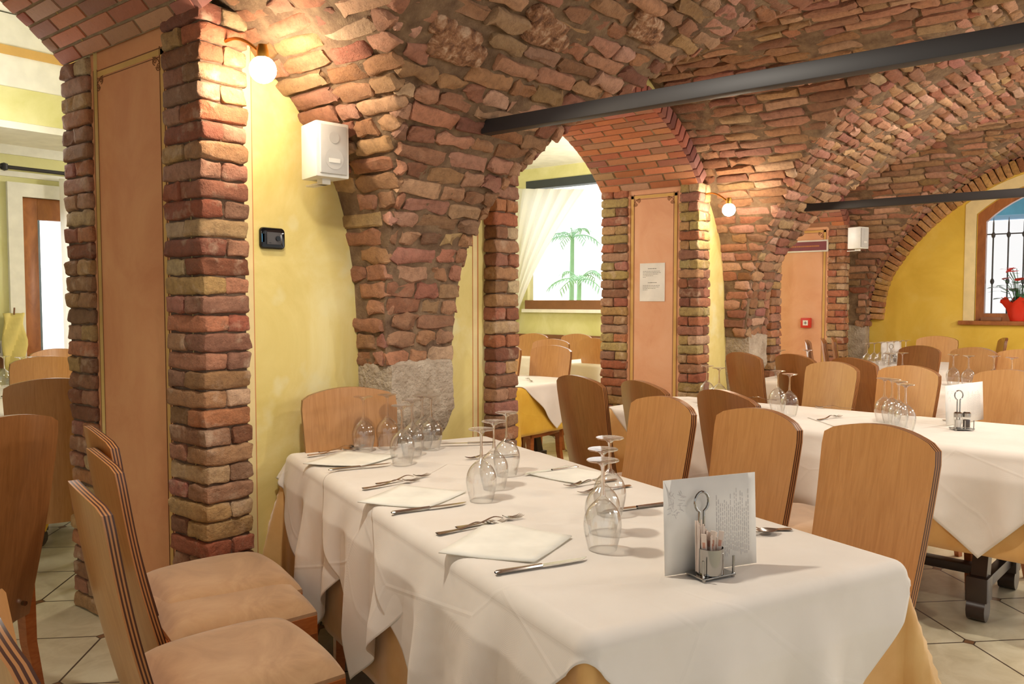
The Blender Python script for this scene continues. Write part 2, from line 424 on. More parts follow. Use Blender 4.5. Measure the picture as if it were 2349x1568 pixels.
def build_vault():
    xs = set()
    for a, b_ in zip(PIERS, PIERS[1:]):
        xl, xr = a + PW, b_ - (PW if b_ < 9 else .17); hw = (xr - xl) / 2
        for e in CELL[::3, 0]: xs.add(round(xl + e * hw / 1.67, 4)); xs.add(round(xr - e * hw / 1.67, 4))
        k = 0.0
        while k < hw: xs.add(round(xl + k, 4)); xs.add(round(xr - k, 4)); k += .12
        xs |= {round(a, 4), round(b_, 4), round(xl - .0008, 4), round(xr + .0008, 4)}
    xs.add(9.6)
    ys = {YW + .015, YP + .001}
    for f in MAIN[::3, 0]: ys.add(round(YP - f, 4)); ys.add(round(YP - 3.9 + f, 4))
    k = -1.29
    while k < 2.61: ys.add(round(k, 4)); k += .1
    xs = sorted(xs); ys = sorted(ys)
    rows = []
    for X in xs:
        r = []
        for Y in ys:
            z = max(cell_z(X), main_z(Y), 1.07)
            nx = .010 * math.sin(9 * X + 3 * Y) + .008 * math.sin(17 * Y - 5 * X)
            r.append((X, Y, z + (nx if z > 1.5 else 0)))
        rows.append(r)
    b = nb(); sheet(b, rows)
    ceil = struct('ceiling', b, 'mortar_vault')
    B = Bricks()
    def walk(prof, pitch):
        d = np.r_[0, np.cumsum(np.hypot(*np.diff(prof, axis=0).T))]; s = pitch / 2; out = []
        while s < d[-1]:
            e = np.interp(s, d, prof[:, 0]); z = np.interp(s, d, prof[:, 1])
            e2 = np.interp(min(s + .02, d[-1]), d, prof[:, 0]); z2 = np.interp(min(s + .02, d[-1]), d, prof[:, 1])
            e1 = np.interp(max(s - .02, 0), d, prof[:, 0]); z1 = np.interp(max(s - .02, 0), d, prof[:, 1])
            t = np.array([e2 - e1, z2 - z1]); t /= np.linalg.norm(t); out.append((e, z, t)); s += pitch
        return out
    def hit(px, py):
        r = ray(px, py); t = .5
        while t < 14:
            q = Vector((0, 0, H)) + r * t
            if q.z > max(cell_z(q.x), main_z(q.y)): return q.x, q.y
            t += .01
    stones = [(*hit(1040, 95), .12), (*hit(1250, 70), .11), (*hit(1480, 60), .10)]
    def near_stone(X, Y): return any(math.hypot(X - a, Y - c) < r for a, c, r in stones)
    def infront(X, Y): return X * FW[0] + Y * FW[1] > .15
    PITCHB = .074
    # cells (courses run square to the wall)
    for a, b_ in zip(PIERS, PIERS[1:]):
        xl, xr = a + PW, b_ - (PW if b_ < 9 else .17); hw = (xr - xl) / 2
        for side in (1, -1):
            if a < 0 and side == 1: continue
            prof = CELL.copy(); prof[:, 0] *= hw / 1.67
            for ri, (e, z, t) in enumerate(walk(prof, PITCHB)):
                X = xl + e if side == 1 else xr - e
                tv = np.array([side * t[0], 0, t[1]]); nv = np.cross(np.array([0, 1, 0]), tv)
                if nv[2] > 0 or (abs(nv[2]) < .02 and nv[0] * side < 0): nv = -nv
                Y = YW + .05 + random.uniform(0, .2)
                while Y > -1.3:
                    L = random.choice([.12, .2, .24, .25, .26, .28]); yc = Y - L / 2; Y -= L + .010
                    if (main_z(yc) > z + .008 and main_z(yc + L / 2) > z + .008) or not infront(X, yc) or near_stone(X, yc): continue
                    if yc > YW + .02: continue
                    ya, yb2 = yc - L / 2, yc + L / 2
                    while ya < yb2 and main_z(ya) > z + .008: ya += .01
                    if yb2 - ya < .035: continue
                    yc = (ya + yb2) / 2; L = yb2 - ya
                    th = random.uniform(-.02, .02); yv = np.array([side * th * t[0], 1, th * t[1]]); yv /= np.linalg.norm(yv)
                    o = random.uniform(-.019, -.008)
                    wob = .009 * math.sin(6 * yc + ri * .2)
                    B.add(np.array([X, yc, z]) + nv * o + tv * wob, np.array([yv, tv, nv]), (L / 2, PITCHB / 2 - random.uniform(.003, .007), .026),
                          .014, .007, jit(random.choice(VAU), 12), T_MED if X < 4 else T_LOW)
    # main barrel (courses run along the wall)
    for side in (1, -1):
        for ri, (f, z, t) in enumerate(walk(MAIN, PITCHB)):
            Y = YP - f if side == 1 else YP - 3.9 + f
            tv = np.array([0, -side * t[0], t[1]]); nv = np.cross(np.array([1, 0, 0]), tv)
            if nv[2] > 0 or (abs(nv[2]) < .02 and nv[1] * side > 0): nv = -nv
            X = -.2 + random.uniform(0, .2)
            while X < 9.5:
                L = random.choice([.11, .12, .14, .2, .24, .26]); xc = X + L / 2; X += L + .010
                xa, xb2 = xc - L / 2, xc + L / 2
                while xa < xb2 and cell_z(xa) > z + .008: xa += .01
                while xb2 > xa and cell_z(xb2) > z + .008: xb2 -= .01
                if xb2 - xa < .035: continue
                xc = (xa + xb2) / 2; L = xb2 - xa
                if not infront(xc, Y) or near_stone(xc, Y): continue
                if side == -1 and not infront(xc - .3, Y): continue
                hl = L / 2
                inp = [p for p in PIERS if abs(xc - p) < PW + .02]
                o = random.uniform(-.02, -.007); th = random.uniform(-.02, .02)
                xv = np.array([1, -side * th * t[0], th * t[1]]); xv /= np.linalg.norm(xv)
                B.add(np.array([xc, Y, z]) + nv * o + tv * .008 * math.sin(5 * xc + ri), np.array([xv, tv, nv]), (hl, PITCHB / 2 - random.uniform(.003, .008), .026),
                      .014, .008, jit(random.choice(VAU), 13), T_MED if xc < 4 else T_LOW)
    struct('vault_bricks', B.mesh('vault_bricks'), 'brick_vault', ceil)
    S = Bricks()
    for a, c, r in stones:
        z = max(cell_z(a), main_z(c)); main = main_z(c) > cell_z(a)
        d = .02; zz = max(cell_z(a), main_z(c - d)) if main else max(cell_z(a + d), main_z(c))
        t = np.array([0, -d, zz - z]) if main else np.array([d, 0, zz - z]); t /= np.linalg.norm(t)
        u = np.array([1., 0, 0]) if main else np.array([0, 1., 0]); n = np.cross(u, t)
        if n[2] > 0: n = -n
        for (du, dt, k) in ((0, 0, 1), (r * .9, -.02, .6), (-r * .8, .05, .55)):
            S.add(np.array([a, c, z]) + u * du + t * dt - n * .008, np.array([u, t, n]), (r * .95 * k, r * .6 * k, .03), .026, .004, (150, 110, 80), T_FINE)
    struct('vault_stones', S.mesh('vault_stones'), 'rough_stone', ceil)
build_vault()

# ------------------------------------------------------------------ left wall with three openings
# (x0, x1, spring z, rise, back y)
OPEN = [(-.46, 1.61, 2.36, .45, 3.78), (3.41, 5.48, 2.18, .46, 3.52), (7.11, 8.81, 2.12, .40, 3.5)]
def arch_z(X):
    for x0, x1, s, r, yb in OPEN:
        if x0 < X < x1:
            a = (x1 - x0) / 2; R = (a * a + r * r) / (2 * r); dx = X - (x0 + x1) / 2
            return s + math.sqrt(R * R - dx * dx) - (R - r)
    return 0.0
def build_wall():
    xs = [-1.2]
    for x0, x1, s, r, yb in OPEN:
        xs += [x0 - .0001] + [x0 + .0001 + (x1 - x0 - .0002) * k / 24 for k in range(25)] + [x1 + .0001]
    xs += [9.42]
    b = nb()
    for Y in (YW, 3.5): sheet(b, [[(X, Y, arch_z(X)) for X in xs], [(X, Y, 3.2) for X in xs]])
    struct('wall_left', b, 'yellow', None, False)
build_wall()
def opening(i, prefix, panel_mat):
    x0, x1, s, r, yb = OPEN[i]
    a = (x1 - x0) / 2; R = (a * a + r * r) / (2 * r); xc = (x0 + x1) / 2; zc = s + r - R; A = math.asin(a / R)
    # soffit masonry, real bricks on a pale mortar bed
    n = int(2 * A * R / .062); B = Bricks(); yf = 2.70
    for k in range(n):
        th = -A + (k + .5) * 2 * A / n
        rad = np.array([math.sin(th), 0, math.cos(th)]); tan = np.array([math.cos(th), 0, -math.sin(th)])
        Y = yf + (.0 if k % 2 else -.11)
        while Y < yb:
            y0_, y1_ = max(Y, yf), min(Y + .24, yb); Y += .25
            if y1_ - y0_ < .03: continue
            B.add(np.array([xc, (y0_ + y1_) / 2, zc]) + rad * (R + .022), np.array([[0, 1, 0], tan, rad]), ((y1_ - y0_) / 2 - .003, A * R / n - .0045, .026), .004, .0008, jit(random.choice(NEW), 10), T_LOW)
    so = struct('ceiling_arch', B.mesh('arch_soffit'), 'brick_new')
    b = nb(); rows = []
    for k in range(33):
        th = -A + 2 * A * k / 32
        rows.append([(xc + math.sin(th) * (R + .004), y, zc + math.cos(th) * (R + .004)) for y in (yf + .002, yb)])
    sheet(b, rows); struct('arch_mortar', b, 'mortar_light', so)
    # soldier course on the face of the arch
    B = Bricks(); n = int(2 * A * R / .066)
    for k in range(n):
        th = -A + (k + .5) * 2 * A / n
        rad = np.array([math.sin(th), 0, math.cos(th)]); tan = np.array([math.cos(th), 0, -math.sin(th)])
        B.add(np.array([xc, 2.725, zc]) + rad * (R + .05), np.array([tan, [0, 1, 0], rad]), (A * R / n - .004, .055, .05), .006, .0015, jit(random.choice([(140, 86, 78), (158, 92, 76), (124, 74, 66), (150, 104, 92)]), 8), T_LOW)
    struct('arch_ring', B.mesh('arch_ring'), 'brick_new', so)
    return so
opening(0, '', 'peach'); opening(1, '', 'peach'); opening(2, '', 'peach')
# brick columns (front and back of each far jamb, and front left jambs)
brick_column('trim_1', 1.60, 1.795, 2.69, 2.95, 2.40, PIL)
brick_column('trim_2', 1.60, 1.80, 3.55, 3.79, 2.36, PIL[2:])
brick_column('trim_3', 3.225, 3.415, 2.70, 2.94, 2.22, PIL)
brick_column('trim_4', 5.47, 5.67, 2.69, 2.85, 2.20, PIL + [(176, 150, 96)] * 3)
brick_column('trim_5', 5.47, 5.67, 3.28, 3.52, 2.20, PIL + [(176, 150, 96)] * 5)
brick_column('trim_6', 6.88, 7.11, 2.70, 2.92, 2.14, PIL, False)
brick_column('trim_7', 8.80, 8.97, 2.69, 2.87, 2.16, PIL[:6], False)
def spiral(b, plane, origin, su, sv, size, th=.0019):
    for (cu, cv, ph, d) in ((.55, 1.5, 0, 1), (1.5, .55, PI / 2, -1)):
        pts = []
        for k in range(30):
            t = k / 29; a = ph + d * t * 3.4 * PI; r = size * (.62 - .52 * t)
            pts.append((plane, origin[0] + su * (size * cu + r * math.cos(a)), origin[1] + sv * (size * cv + r * math.sin(a))))
        tube(b, pts, th, 4)
    pts = [(plane, origin[0] + su * size * (2.1 * (1 - math.cos(t))), origin[1] + sv * size * (2.1 * (1 - math.sin(t)) + .0)) for t in [PI / 2 * k / 10 for k in range(11)]]
    tube(b, pts, th, 4)
def panel(name, X, y0, y1, z1, mat):
    b = nb(); box(b, X, X + .05, y0 - .01, y1 + .01, 0, z1 + .06)
    o = struct(name, b, mat, None, False)
    b = nb(); e = X - .0012; w = .022; g = .022
    for (a, c, d, f) in ((y0 + g, y0 + g + w, .06, z1 - .03), (y1 - g - w, y1 - g, .06, z1 - .03), (y0 + g, y1 - g, z1 - .03 - w, z1 - .03), (y0 + g, y1 - g, .06, .06 + w)):
        box(b, e, X + .002, a, c, d, f)
    struct('painted_border', b, 'ochre', o, False)
    b = nb(); e = X - .002; L = .003
    for q in (g - .006, g + w + .004):
        for (a, c, d, f) in ((y0 + q, y0 + q + L, .05, z1 - .02), (y1 - q - L, y1 - q, .05, z1 - .02), (y0 + q, y1 - q, z1 - .012 - q, z1 - .012 - q + L), (y0 + q, y1 - q, .04 + q, .04 + q + L)):
            box(b, e, X + .002, a, c, d, f)
    for (yy, s_) in ((y0 + g + w, 1), (y1 - g - w, -1)):
        spiral(b, X - .001, (yy, z1 - .03 - w), s_, -1, .027)
    struct('painted_scrollwork', b, 'scroll', o, False)
    return o
P1 = panel('trim_8', 1.625, 2.95, 3.55, 2.32, 'peach')
P2 = panel('trim_9', 5.49, 2.85, 3.28, 2.17, 'peach_light')
P3 = panel('trim_10', 8.815, 2.87, 3.5, 2.12, 'peach_light')
# painted bands beside the columns on the yellow wall
def bands(name, xs):
    b = nb()
    for (x, w) in xs: box(b, x, x + w, YW - .0015, YW + .002, 0, 2.9)
    return b
struct('trim_11', bands('', [(1.818, .010), (1.865, .004), (3.17, .010), (3.135, .004), (5.69, .012), (6.83, .012)]), 'rust', None, False)
struct('trim_12', bands('', [(1.828, .037), (3.139, .031)]), 'cream', None, False)
# side skin of the wall seen from the neighbouring room edge
b = nb(); box(b, 1.66, 3.3, 3.5, 3.78, 0, 3.2); struct('wall_inner', b, 'green_yellow', None, False)
# pier block inside the left jambs
b = nb()
box(b, 3.3, 3.405, 2.80, 3.5, 0, 2.2); box(b, 7.0, 7.1, 2.82, 3.5, 0, 2.14); struct('wall_jamb', b, 'peach', None, False)

# ------------------------------------------------------------------ stone corbels under the vault piers
def capital(X, w, y0, label, z1=1.075):
    b = nb(); prof = [(0.0, z1), (0.0, .93), (-.006, .86), (.02, .78), (.055, .70), (.075, .60), (.08, .42), (.08, 0)]
    rows = []
    for k, (ins, z) in enumerate([(0.02, z1 + .02)] + prof):
        x0, x1 = X - w / 2 + ins * .6, X + w / 2 - ins; yf = y0 + ins
        per = [(x0, YW - .002), (x0, (YW + yf) / 2), (x0 + .02, yf + .005)] + [(x0 + .02 + (x1 - x0 - .04) * i / 6, yf) for i in range(1, 6)] + [(x1 - .02, yf + .005), (x1, (YW + yf) / 2), (x1, YW - .002)]
        rows.append([(px + random.uniform(-.004, .004), py + random.uniform(-.003, .003), z) for px, py in per])
    # denser rows
    R2 = []
    for r0, r1 in zip(rows, rows[1:]):
        for k in range(5):
            t = k / 5; R2.append([tuple(np.array(a) * (1 - t) + np.array(c) * t + rng.normal(0, .0018, 3)) for a, c in zip(r0, r1)])
    R2.append(rows[-1]); g = sheet(b, R2); b.faces.new(g[0])
    o = obj('stone_corbel', b, 'stone'); tag(o, label, 'corbel'); return o
capital(2.595, .42, 2.585, 'large grey stone corbel below the brick vault, at the far end of the nearest table')
capital(6.34, .40, 2.59, 'grey stone corbel below the second brick vault pier, behind the middle row of chairs')
capital(9.33, .18, 2.60, 'narrow pale stone corbel in the far corner by the deep yellow wall')

# ------------------------------------------------------------------ end wall with arch ring and window
XE = 9.44
WY0, WY1, WZ0, WZS = -.02, 1.61, 1.15, 2.22       # window opening
def win_top(Y):
    a = (WY1 - WY0) / 2; r = .32; R = (a * a + r * r) / (2 * r); dy = Y - (WY0 + WY1) / 2
    return WZS + math.sqrt(max(0, R * R - dy * dy)) - (R - r)
b = nb(); ys = [YW + .4] + [WY1 + .0001] + [WY1 - .0001 - (WY1 - WY0 - .0002) * k / 20 for k in range(21)] + [WY0 - .0001, -1.6]
def wt(Y): return win_top(Y) if WY0 < Y < WY1 else WZ0
sheet(b, [[(XE, Y, wt(Y)) for Y in ys], [(XE, Y, 3.2) for Y in ys]])
sheet(b, [[(XE, Y, 0) for Y in ys], [(XE, Y, WZ0) for Y in ys]])
rows = []
yy = [WY1 - (WY1 - WY0) * k / 20 for k in range(21)]
ring = [(WY1, WZ0)] + [(Y, win_top(Y)) for Y in yy] + [(WY0, WZ0), (WY1, WZ0)]
sheet(b, [[(XE, y, z) for y, z in ring], [(XE + .3, y, z) for y, z in ring]])
struct('wall_back', b, 'yellow_deep', None, False)
B = Bricks()
d = np.r_[0, np.cumsum(np.hypot(*np.diff(MAIN, axis=0).T))]
for side in (1, -1):
    s = .12
    while s < d[-1]:
        f = np.interp(s, d, MAIN[:, 0]); z = np.interp(s, d, MAIN[:, 1]); f2 = np.interp(s + .02, d, MAIN[:, 0]); z2 = np.interp(s + .02, d, MAIN[:, 1])
        if s + .02 > d[-1]: f2, z2 = f + .02, z
        t = np.array([0, -side * (f2 - f), z2 - z]); t /= np.linalg.norm(t); n = np.cross([1, 0, 0], t)
        if n[2] > 0: n = -n
        Y = YP - f if side == 1 else YP - 3.9 + f
        B.add(np.array([XE - .035, Y, z]) + n * .075, np.array([[1, 0, 0], t, n]), (.05, .030, .068), .012, .003, jit(random.choice([(190, 140, 84), (176, 122, 74), (164, 108, 68), (200, 152, 92)]), 8), T_LOW)
        s += .066
struct('trim_13', B.mesh('end_arch_ring'), 'brick')
# white reveal band, window frame
def frame_band(b, x0, x1, inset0, inset1, mat=0, bottom=True):
    def pt(k, ins):
        if k == 0: return (WY1 - ins, WZ0 + (ins if bottom else 0))
        if k == 22: return (WY0 + ins, WZ0 + (ins if bottom else 0))
        Y = WY1 - (WY1 - WY0) * (k - 1) / 20; yc = (WY0 + WY1) / 2; sc_ = ((WY1 - WY0) / 2 - ins) / ((WY1 - WY0) / 2)
        return (yc + (Y - yc) * sc_, win_top(Y) - ins)
    o = [pt(k, inset0) for k in range(23)]; i = [pt(k, inset1) for k in range(23)]
    if bottom: o.append(o[0]); i.append(i[0])
    sheet(b, [[(x0, *p) for p in o], [(x0, *p) for p in i], [(x1, *p) for p in i], [(x1, *p) for p in o], [(x0, *p) for p in o]], mat)
b = nb(); frame_band(b, XE - .006, XE + .02, -.10, .0, 0, False); w = struct('window_1', b, 'cream', None, False)
b = nb(); frame_band(b, XE + .06, XE + .14, -.005, .075); box(b, XE + .06, XE + .14, WY0 + .78, WY0 + .86, WZ0, 2.45); struct('window_frame', b, 'wood_window', w)
b = nb(); box(b, XE - .04, XE + .30, WY0 - .1, WY1 + .14, WZ0 - .04, WZ0 + .002, bev=.008); struct('window_sill', b, 'wood_window', w)
b = nb(); box(b, XE + .1, XE + .105, WY0, WY1, WZ0, 2.2); struct('window_pane', b, 'pane', w, False)
b = nb()
for k in range(9):
    Y = 1.50 - .135 * k
    tube(b, [(XE + .26, Y, WZ0), (XE + .26, Y, 2.14), (XE + .26, Y, 2.20)], [.008, .008, .001], 6)
    for z in (1.55, 2.02): lathe(b, [(.008, -.03), (.017, -.015), (.02, 0), (.017, .015), (.008, .03)], 8, (XE + .26, Y, z))
for z in (1.22, 2.03): box(b, XE + .255, XE + .265, WY0, WY1, z - .006, z + .006)
struct('window_grille', b, 'iron_grey', w)

# ------------------------------------------------------------------ iron tie bars
for X, lab in ((2.60, 'long black iron tie bar across the vault nearest the camera'), (6.34, 'black iron tie bar across the farther vault, level with the wall lamp')):
    b = nb(); box(b, X - .02, X + .035, -1.25, 2.24, 2.03, 2.085, bev=.003)
    tag(obj('tie_bar', b, 'iron'), lab, 'tie bar')

# ------------------------------------------------------------------ floor and the neighbouring room
b = nb(); sheet(b, [[(-4, -4, 0), (14, -4, 0)], [(-4, 9, 0), (14, 9, 0)]]); struct('floor', b, 'tiles', None, False)
YB = 6.7; XB = 8.2
DX0, DX1, DZ = 2.53, 3.75, 2.12
# far wall of the neighbouring room with a door opening
b = nb(); xs = [-4, DX0 - .1, DX0, DX1, XB]
for x0, x1, z0, z1 in ((-4, DX0, 0, 3.2), (DX1, XB, 0, 3.2), (DX0, DX1, DZ, 3.2)):
    box(b, x0, x1, YB, YB + .12, z0, z1)
struct('wall_far', b, 'green_yellow', None, False)
b = nb()
for x0, x1, z0, z1 in ((-4, XB, 2.42, 2.95), (-4, XB, 2.26, 2.30)): box(b, x0, x1, YB - .02, YB - .001, z0, z1)
struct('trim_14', b, 'white_wall', None, False)
# end wall of that room with the big bright window
VY0, VY1, VZ0, VZ1 = 4.3, 6.35, 1.27, 2.80
b = nb()
for y0, y1, z0, z1 in ((3.5, VY0, 0, 3.2), (VY1, YB, 0, 3.2), (VY0, VY1, 0, VZ0), (VY0, VY1, VZ1, 3.2)): box(b, XB, XB + .12, y0, y1, z0, z1)
struct('wall_right', b, 'green_yellow', None, False)
b = nb(); box(b, XB - .01, XB + .12, VY0 - .02, VY1 + .02, VZ1 - .07, VZ1 + .03, 1); box(b, XB - .03, XB + .12, VY0 - .02, VY1 + .02, VZ0 - .02, VZ0 + .09)
w2 = struct('window_2', b, ['wood_rail', 'iron_grey'], None, False)
b = nb(); box(b, XB - .06, XB + .1, VY0 - .05, VY1 + .05, VZ0 - .06, VZ0 - .02); struct('window_sill', b, 'white_wall', w2, False)
b = nb(); box(b, XB + .05, XB + .055, VY0, VY1, VZ0, VZ1); struct('window_pane', b, 'pane', w2, False)
b = nb(); box(b, XB - .03, XB - .005, 3.5, YB, .84, .94); box(b, -4, DX0 - .12, YB - .03, YB - .005, .86, .95); box(b, DX1 + .1, XB, YB - .03, YB - .005, .86, .95)
struct('trim_15', b, 'wood_rail', None, False)
# ceiling and white beam of that room
b = nb(); sheet(b, [[(-4, 3.4, 2.98), (XB, 3.4, 2.98)], [(-4, YB, 2.98), (XB, YB, 2.98)]]); struct('ceiling_far', b, 'white_wall', None, False)
b = nb(); box(b, -4, 3.4, 5.2, 5.75, 2.33, 2.97); bm_ = struct('trim_16', b, 'white_wall', None, False)
b = nb(); box(b, -4, 3.4, 5.193, 5.2, 2.37, 2.56); struct('painted_band', b, 'green_yellow', bm_, False)
b = nb(); box(b, -4, 3.4, 5.190, 5.2, 2.74, 2.79); struct('painted_stripe', b, 'ochre', bm_, False)
# door
b = nb()
for x0, x1, z0, z1 in ((DX0 - .1, DX0, 0, DZ + .1), (DX1, DX1 + .1, 0, DZ + .1), (DX0, DX1, DZ, DZ + .1)): box(b, x0, x1, YB - .03, YB + .02, z0, z1)
dr = struct('door_1', b, 'white_wall', None, False)
b = nb()
for x0, x1, z0, z1 in ((DX0, DX0 + .12, 0, DZ), (DX1 - .12, DX1, 0, DZ), (DX0 + .12, DX1 - .12, DZ - .16, DZ), (DX0 + .12, DX1 - .12, 0, .34)): box(b, x0, x1, YB + .02, YB + .07, z0, z1, bev=.004)
struct('door_frame', b, 'wood_window', dr)
b = nb(); box(b, DX0 + .12, DX1 - .12, YB + .04, YB + .045, .34, DZ - .16); struct('door_pane', b, 'pane', dr, False)
# what stands outdoors
b = nb(); box(b, 2.9, 3.25, 8.2, 8.25, 0, 2.4); tag(obj('market_stall', b, 'outside_dark'), 'dim grey shopfront panel seen through the glass door', 'shopfront')
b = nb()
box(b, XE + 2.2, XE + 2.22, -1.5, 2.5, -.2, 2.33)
tag(obj('outdoor_wall', b, 'outside_glow'), 'white wall outside beyond the barred window', 'wall', kind='structure')
b = nb(); box(b, XE + 1.6, XE + 2.3, -.5, 2.0, 2.34, 2.95); tag(obj('awning', b, 'blue'), 'pale blue awning outside at the top of the barred window', 'awning')

# ------------------------------------------------------------------ chairs
def mesh_of(b, name, mats):
    bmesh.ops.recalc_face_normals(b, faces=b.faces); me = bpy.data.meshes.new(name); b.to_mesh(me); b.free()
    for m in mats: me.materials.append(M[m])
    me.polygons.foreach_set('use_smooth', [True] * len(me.polygons)); me.set_sharp_from_angle(angle=math.radians(38)); return me
def back_mesh(wood):
    b = nb(); NU, NV = 14, 18; layers = 7; T = .024
    def P(u, v, k):
        zt = 1.0 - .034 * u * u - .008 * (max(0, abs(u) - .88) / .12) ** 2
        z0 = .305
        hw = .170 + .028 * v - .006 * (max(0, v - .93) / .07) ** 2
        z = z0 + (zt - z0) * v
        y = -.205 - .13 * v ** 1.15 - .018 * math.sin(v * PI) + .028 * u * u - .014
        return (hw * u, y + T * (k / (layers - 1) - .5), z)
    G = [[[b.verts.new(P(-1 + 2 * i / NU, j / NV, k)) for j in range(NV + 1)] for i in range(NU + 1)] if k in (0, layers - 1) else None for k in range(layers)]
    for k, flip in ((0, False), (layers - 1, True)):
        for i in range(NU):
            for j in range(NV):
                q = (G[k][i][j], G[k][i + 1][j], G[k][i + 1][j + 1], G[k][i][j + 1]); f = b.faces.new(q if not flip else q[::-1]); f.material_index = 0
    per = [(i, 0) for i in range(NU)] + [(NU, j) for j in range(NV)] + [(i, NV) for i in range(NU, 0, -1)] + [(0, j) for j in range(NV, 0, -1)]
    R = []
    for k in range(layers):
        if G[k]: R.append([G[k][i][j] for i, j in per])
        else: R.append([b.verts.new(P(-1 + 2 * i / NU, j / NV, k)) for i, j in per])
    for k in range(layers - 1):
        for a in range(len(per)):
            c = (a + 1) % len(per); f = b.faces.new((R[k][a], R[k][c], R[k + 1][c], R[k + 1][a])); f.material_index = 1 + (k % 2)
    return mesh_of(b, 'backrest', [wood, 'ply_light', 'ply_dark'])
def seat_mesh():
    b = nb(); NU, NV = 16, 16
    def plan(u, v):
        y = -.195 + .42 * v; hw = .185 + .035 * v + .022 * math.sin(v * PI)
        y += (.018 * (1 - u * u) if v > .5 else 0) * (v - .5) * 2
        return hw * u, y
    def top(u, v):
        a = 1 - abs(u) ** 5; c = 1 - abs(2 * v - 1) ** 5; return .424 + .046 * (a * c) ** .45 + .006 * math.cos(u * 1.5)
    g = [[b.verts.new((*plan(-1 + 2 * i / NU, j / NV), top(-1 + 2 * i / NU, j / NV))) for j in range(NV + 1)] for i in range(NU + 1)]
    for i in range(NU):
        for j in range(NV): b.faces.new((g[i][j], g[i + 1][j], g[i + 1][j + 1], g[i][j + 1]))
    per = [(i, 0) for i in range(NU)] + [(NU, j) for j in range(NV)] + [(i, NV) for i in range(NU, 0, -1)] + [(0, j) for j in range(NV, 0, -1)]
    low = [b.verts.new((g[i][j].co.x, g[i][j].co.y, .410)) for i, j in per]
    for a in range(len(per)):
        c = (a + 1) % len(per); b.faces.new((g[per[a][0]][per[a][1]], low[a], low[c], g[per[c][0]][per[c][1]]))
    b.faces.new(low)
    return mesh_of(b, 'seat', ['suede'])
def frame_mesh():
    b = nb()
    def rail(f, n=12):
        pts = [f(k / n) for k in range(n + 1)]; rows = []
        for (x, y), (nx, ny) in pts:
            rows.append([(x, y, .352), (x, y, .412), (x - nx * .022, y - ny * .022, .412), (x - nx * .022, y - ny * .022, .352), (x, y, .352)])
        sheet(b, rows)
    for s in (-1, 1): rail(lambda v, s=s: ((s * (.188 + .035 * v + .022 * math.sin(v * PI)), -.195 + .42 * v), (s, 0)))
    rail(lambda v: ((-.21 + .42 * v, .225 + .018 * (1 - (2 * v - 1) ** 2)), (0, 1)))
    rail(lambda v: ((-.185 + .37 * v, -.182), (0, 1)))
    return mesh_of(b, 'seat_frame', ['wood_frame'])
def leg_mesh(sx, sy):
    b = nb(); x, y = (sx * .196, .208) if sy > 0 else (sx * .176, -.178)
    rows = []
    for z, w, dx, dy in ((.418, .020, 0, 0), (.34, .021, 0, 0), (.2, .018, .004, .003), (0, .013, .012, .010 if sy > 0 else .045)):
        cx = x + sx * dx; cy = y + (dy if sy > 0 else -dy)
        rows.append([(cx - w, cy - w, z), (cx + w, cy - w, z), (cx + w, cy + w, z), (cx - w, cy + w, z), (cx - w, cy - w, z)])
    g = sheet(b, rows); bmesh.ops.remove_doubles(b, verts=b.verts, dist=1e-5); bmesh.ops.holes_fill(b, edges=b.edges)
    return mesh_of(b, 'leg', ['wood_frame'])
def bolt_mesh(s):
    b = nb(); tube(b, [(s * .125, -.245, .36), (s * .125, -.232, .36)], .008, 8); return mesh_of(b, 'bolt', ['chrome'])
CH = {'light': back_mesh('wood'), 'pale': back_mesh('wood_pale'), 'dark': back_mesh('wood_shaded')}
SEAT = seat_mesh(); FRM = frame_mesh(); LEGS = [leg_mesh(a, c) for a in (-1, 1) for c in (-1, 1)]; BOLT = [bolt_mesh(-1), bolt_mesh(1)]
def add(name, me, parent): return link(bpy.data.objects.new(name, me), parent)
def chair(x, y, face, label, tone='light', group='wooden dining chairs', parts=True, s=1.0):
    "x, y: middle of the top edge of the back; face: heading the sitter looks along"
    fx, fy = face; n = math.hypot(fx, fy); fx /= n; fy /= n
    o = thing('dining_chair', label, 'chair', (x + fx * .33, y + fy * .33, 0), math.atan2(-fx, fy), group)
    add('backrest', CH[tone], o); add('seat', SEAT, o); add('seat_frame', FRM, o)
    for m in LEGS: add('leg', m, o)
    o.scale = (1, 1, s)
    if parts:
        for m in BOLT: add('bolt', m, o)
    return o

AX = Vector((.369, .929)); LT = Vector((-.929, .369))           # nearest table: along, and towards its left side
def topat(px, py, dz=1.0):
    p = at(px, py, dz); return p.x, p.y
# near table, left side
g = 'chairs on the left side of the nearest table'
for (px, py, sz), lab in (((6, 1392, .93), 'wooden chair at the bottom left corner, only the edge of its back showing'),
                    ((197, 1108, .92), 'chair with layered plywood back edge nearest the camera at the left, tan padded seat'),
                    ((232, 1030, .925), 'second chair back from the camera, tan padded seat left of the nearest table'),
                    ((224, 978, .968), 'chair whose small back tip shows highest before the orange panel, third from the camera')):
    x, y = topat(px, py, sz); chair(x, y, (.97, -.25), lab, 'light', g, True, sz)
g = 'chairs on the right side of the nearest table'
for (px, py), lab in (((1524, 910), 'light wooden chair farthest along the right side of the nearest table'),
                      ((1742, 938), 'light wooden chair directly behind the nearest menu card'),
                      ((2022, 975), 'largest light wooden chair back, right of the nearest menu card')):
    x, y = topat(px, py); chair(x, y, (-.891, .454), lab, 'light', g)
x, y = topat(792, 887); chair(x, min(y, 2.62), (-.4, -.92), 'light wooden chair against the yellow wall at the nearest table far end', 'light', 'end chair')
g = 'dark chairs on the near side of the middle table'
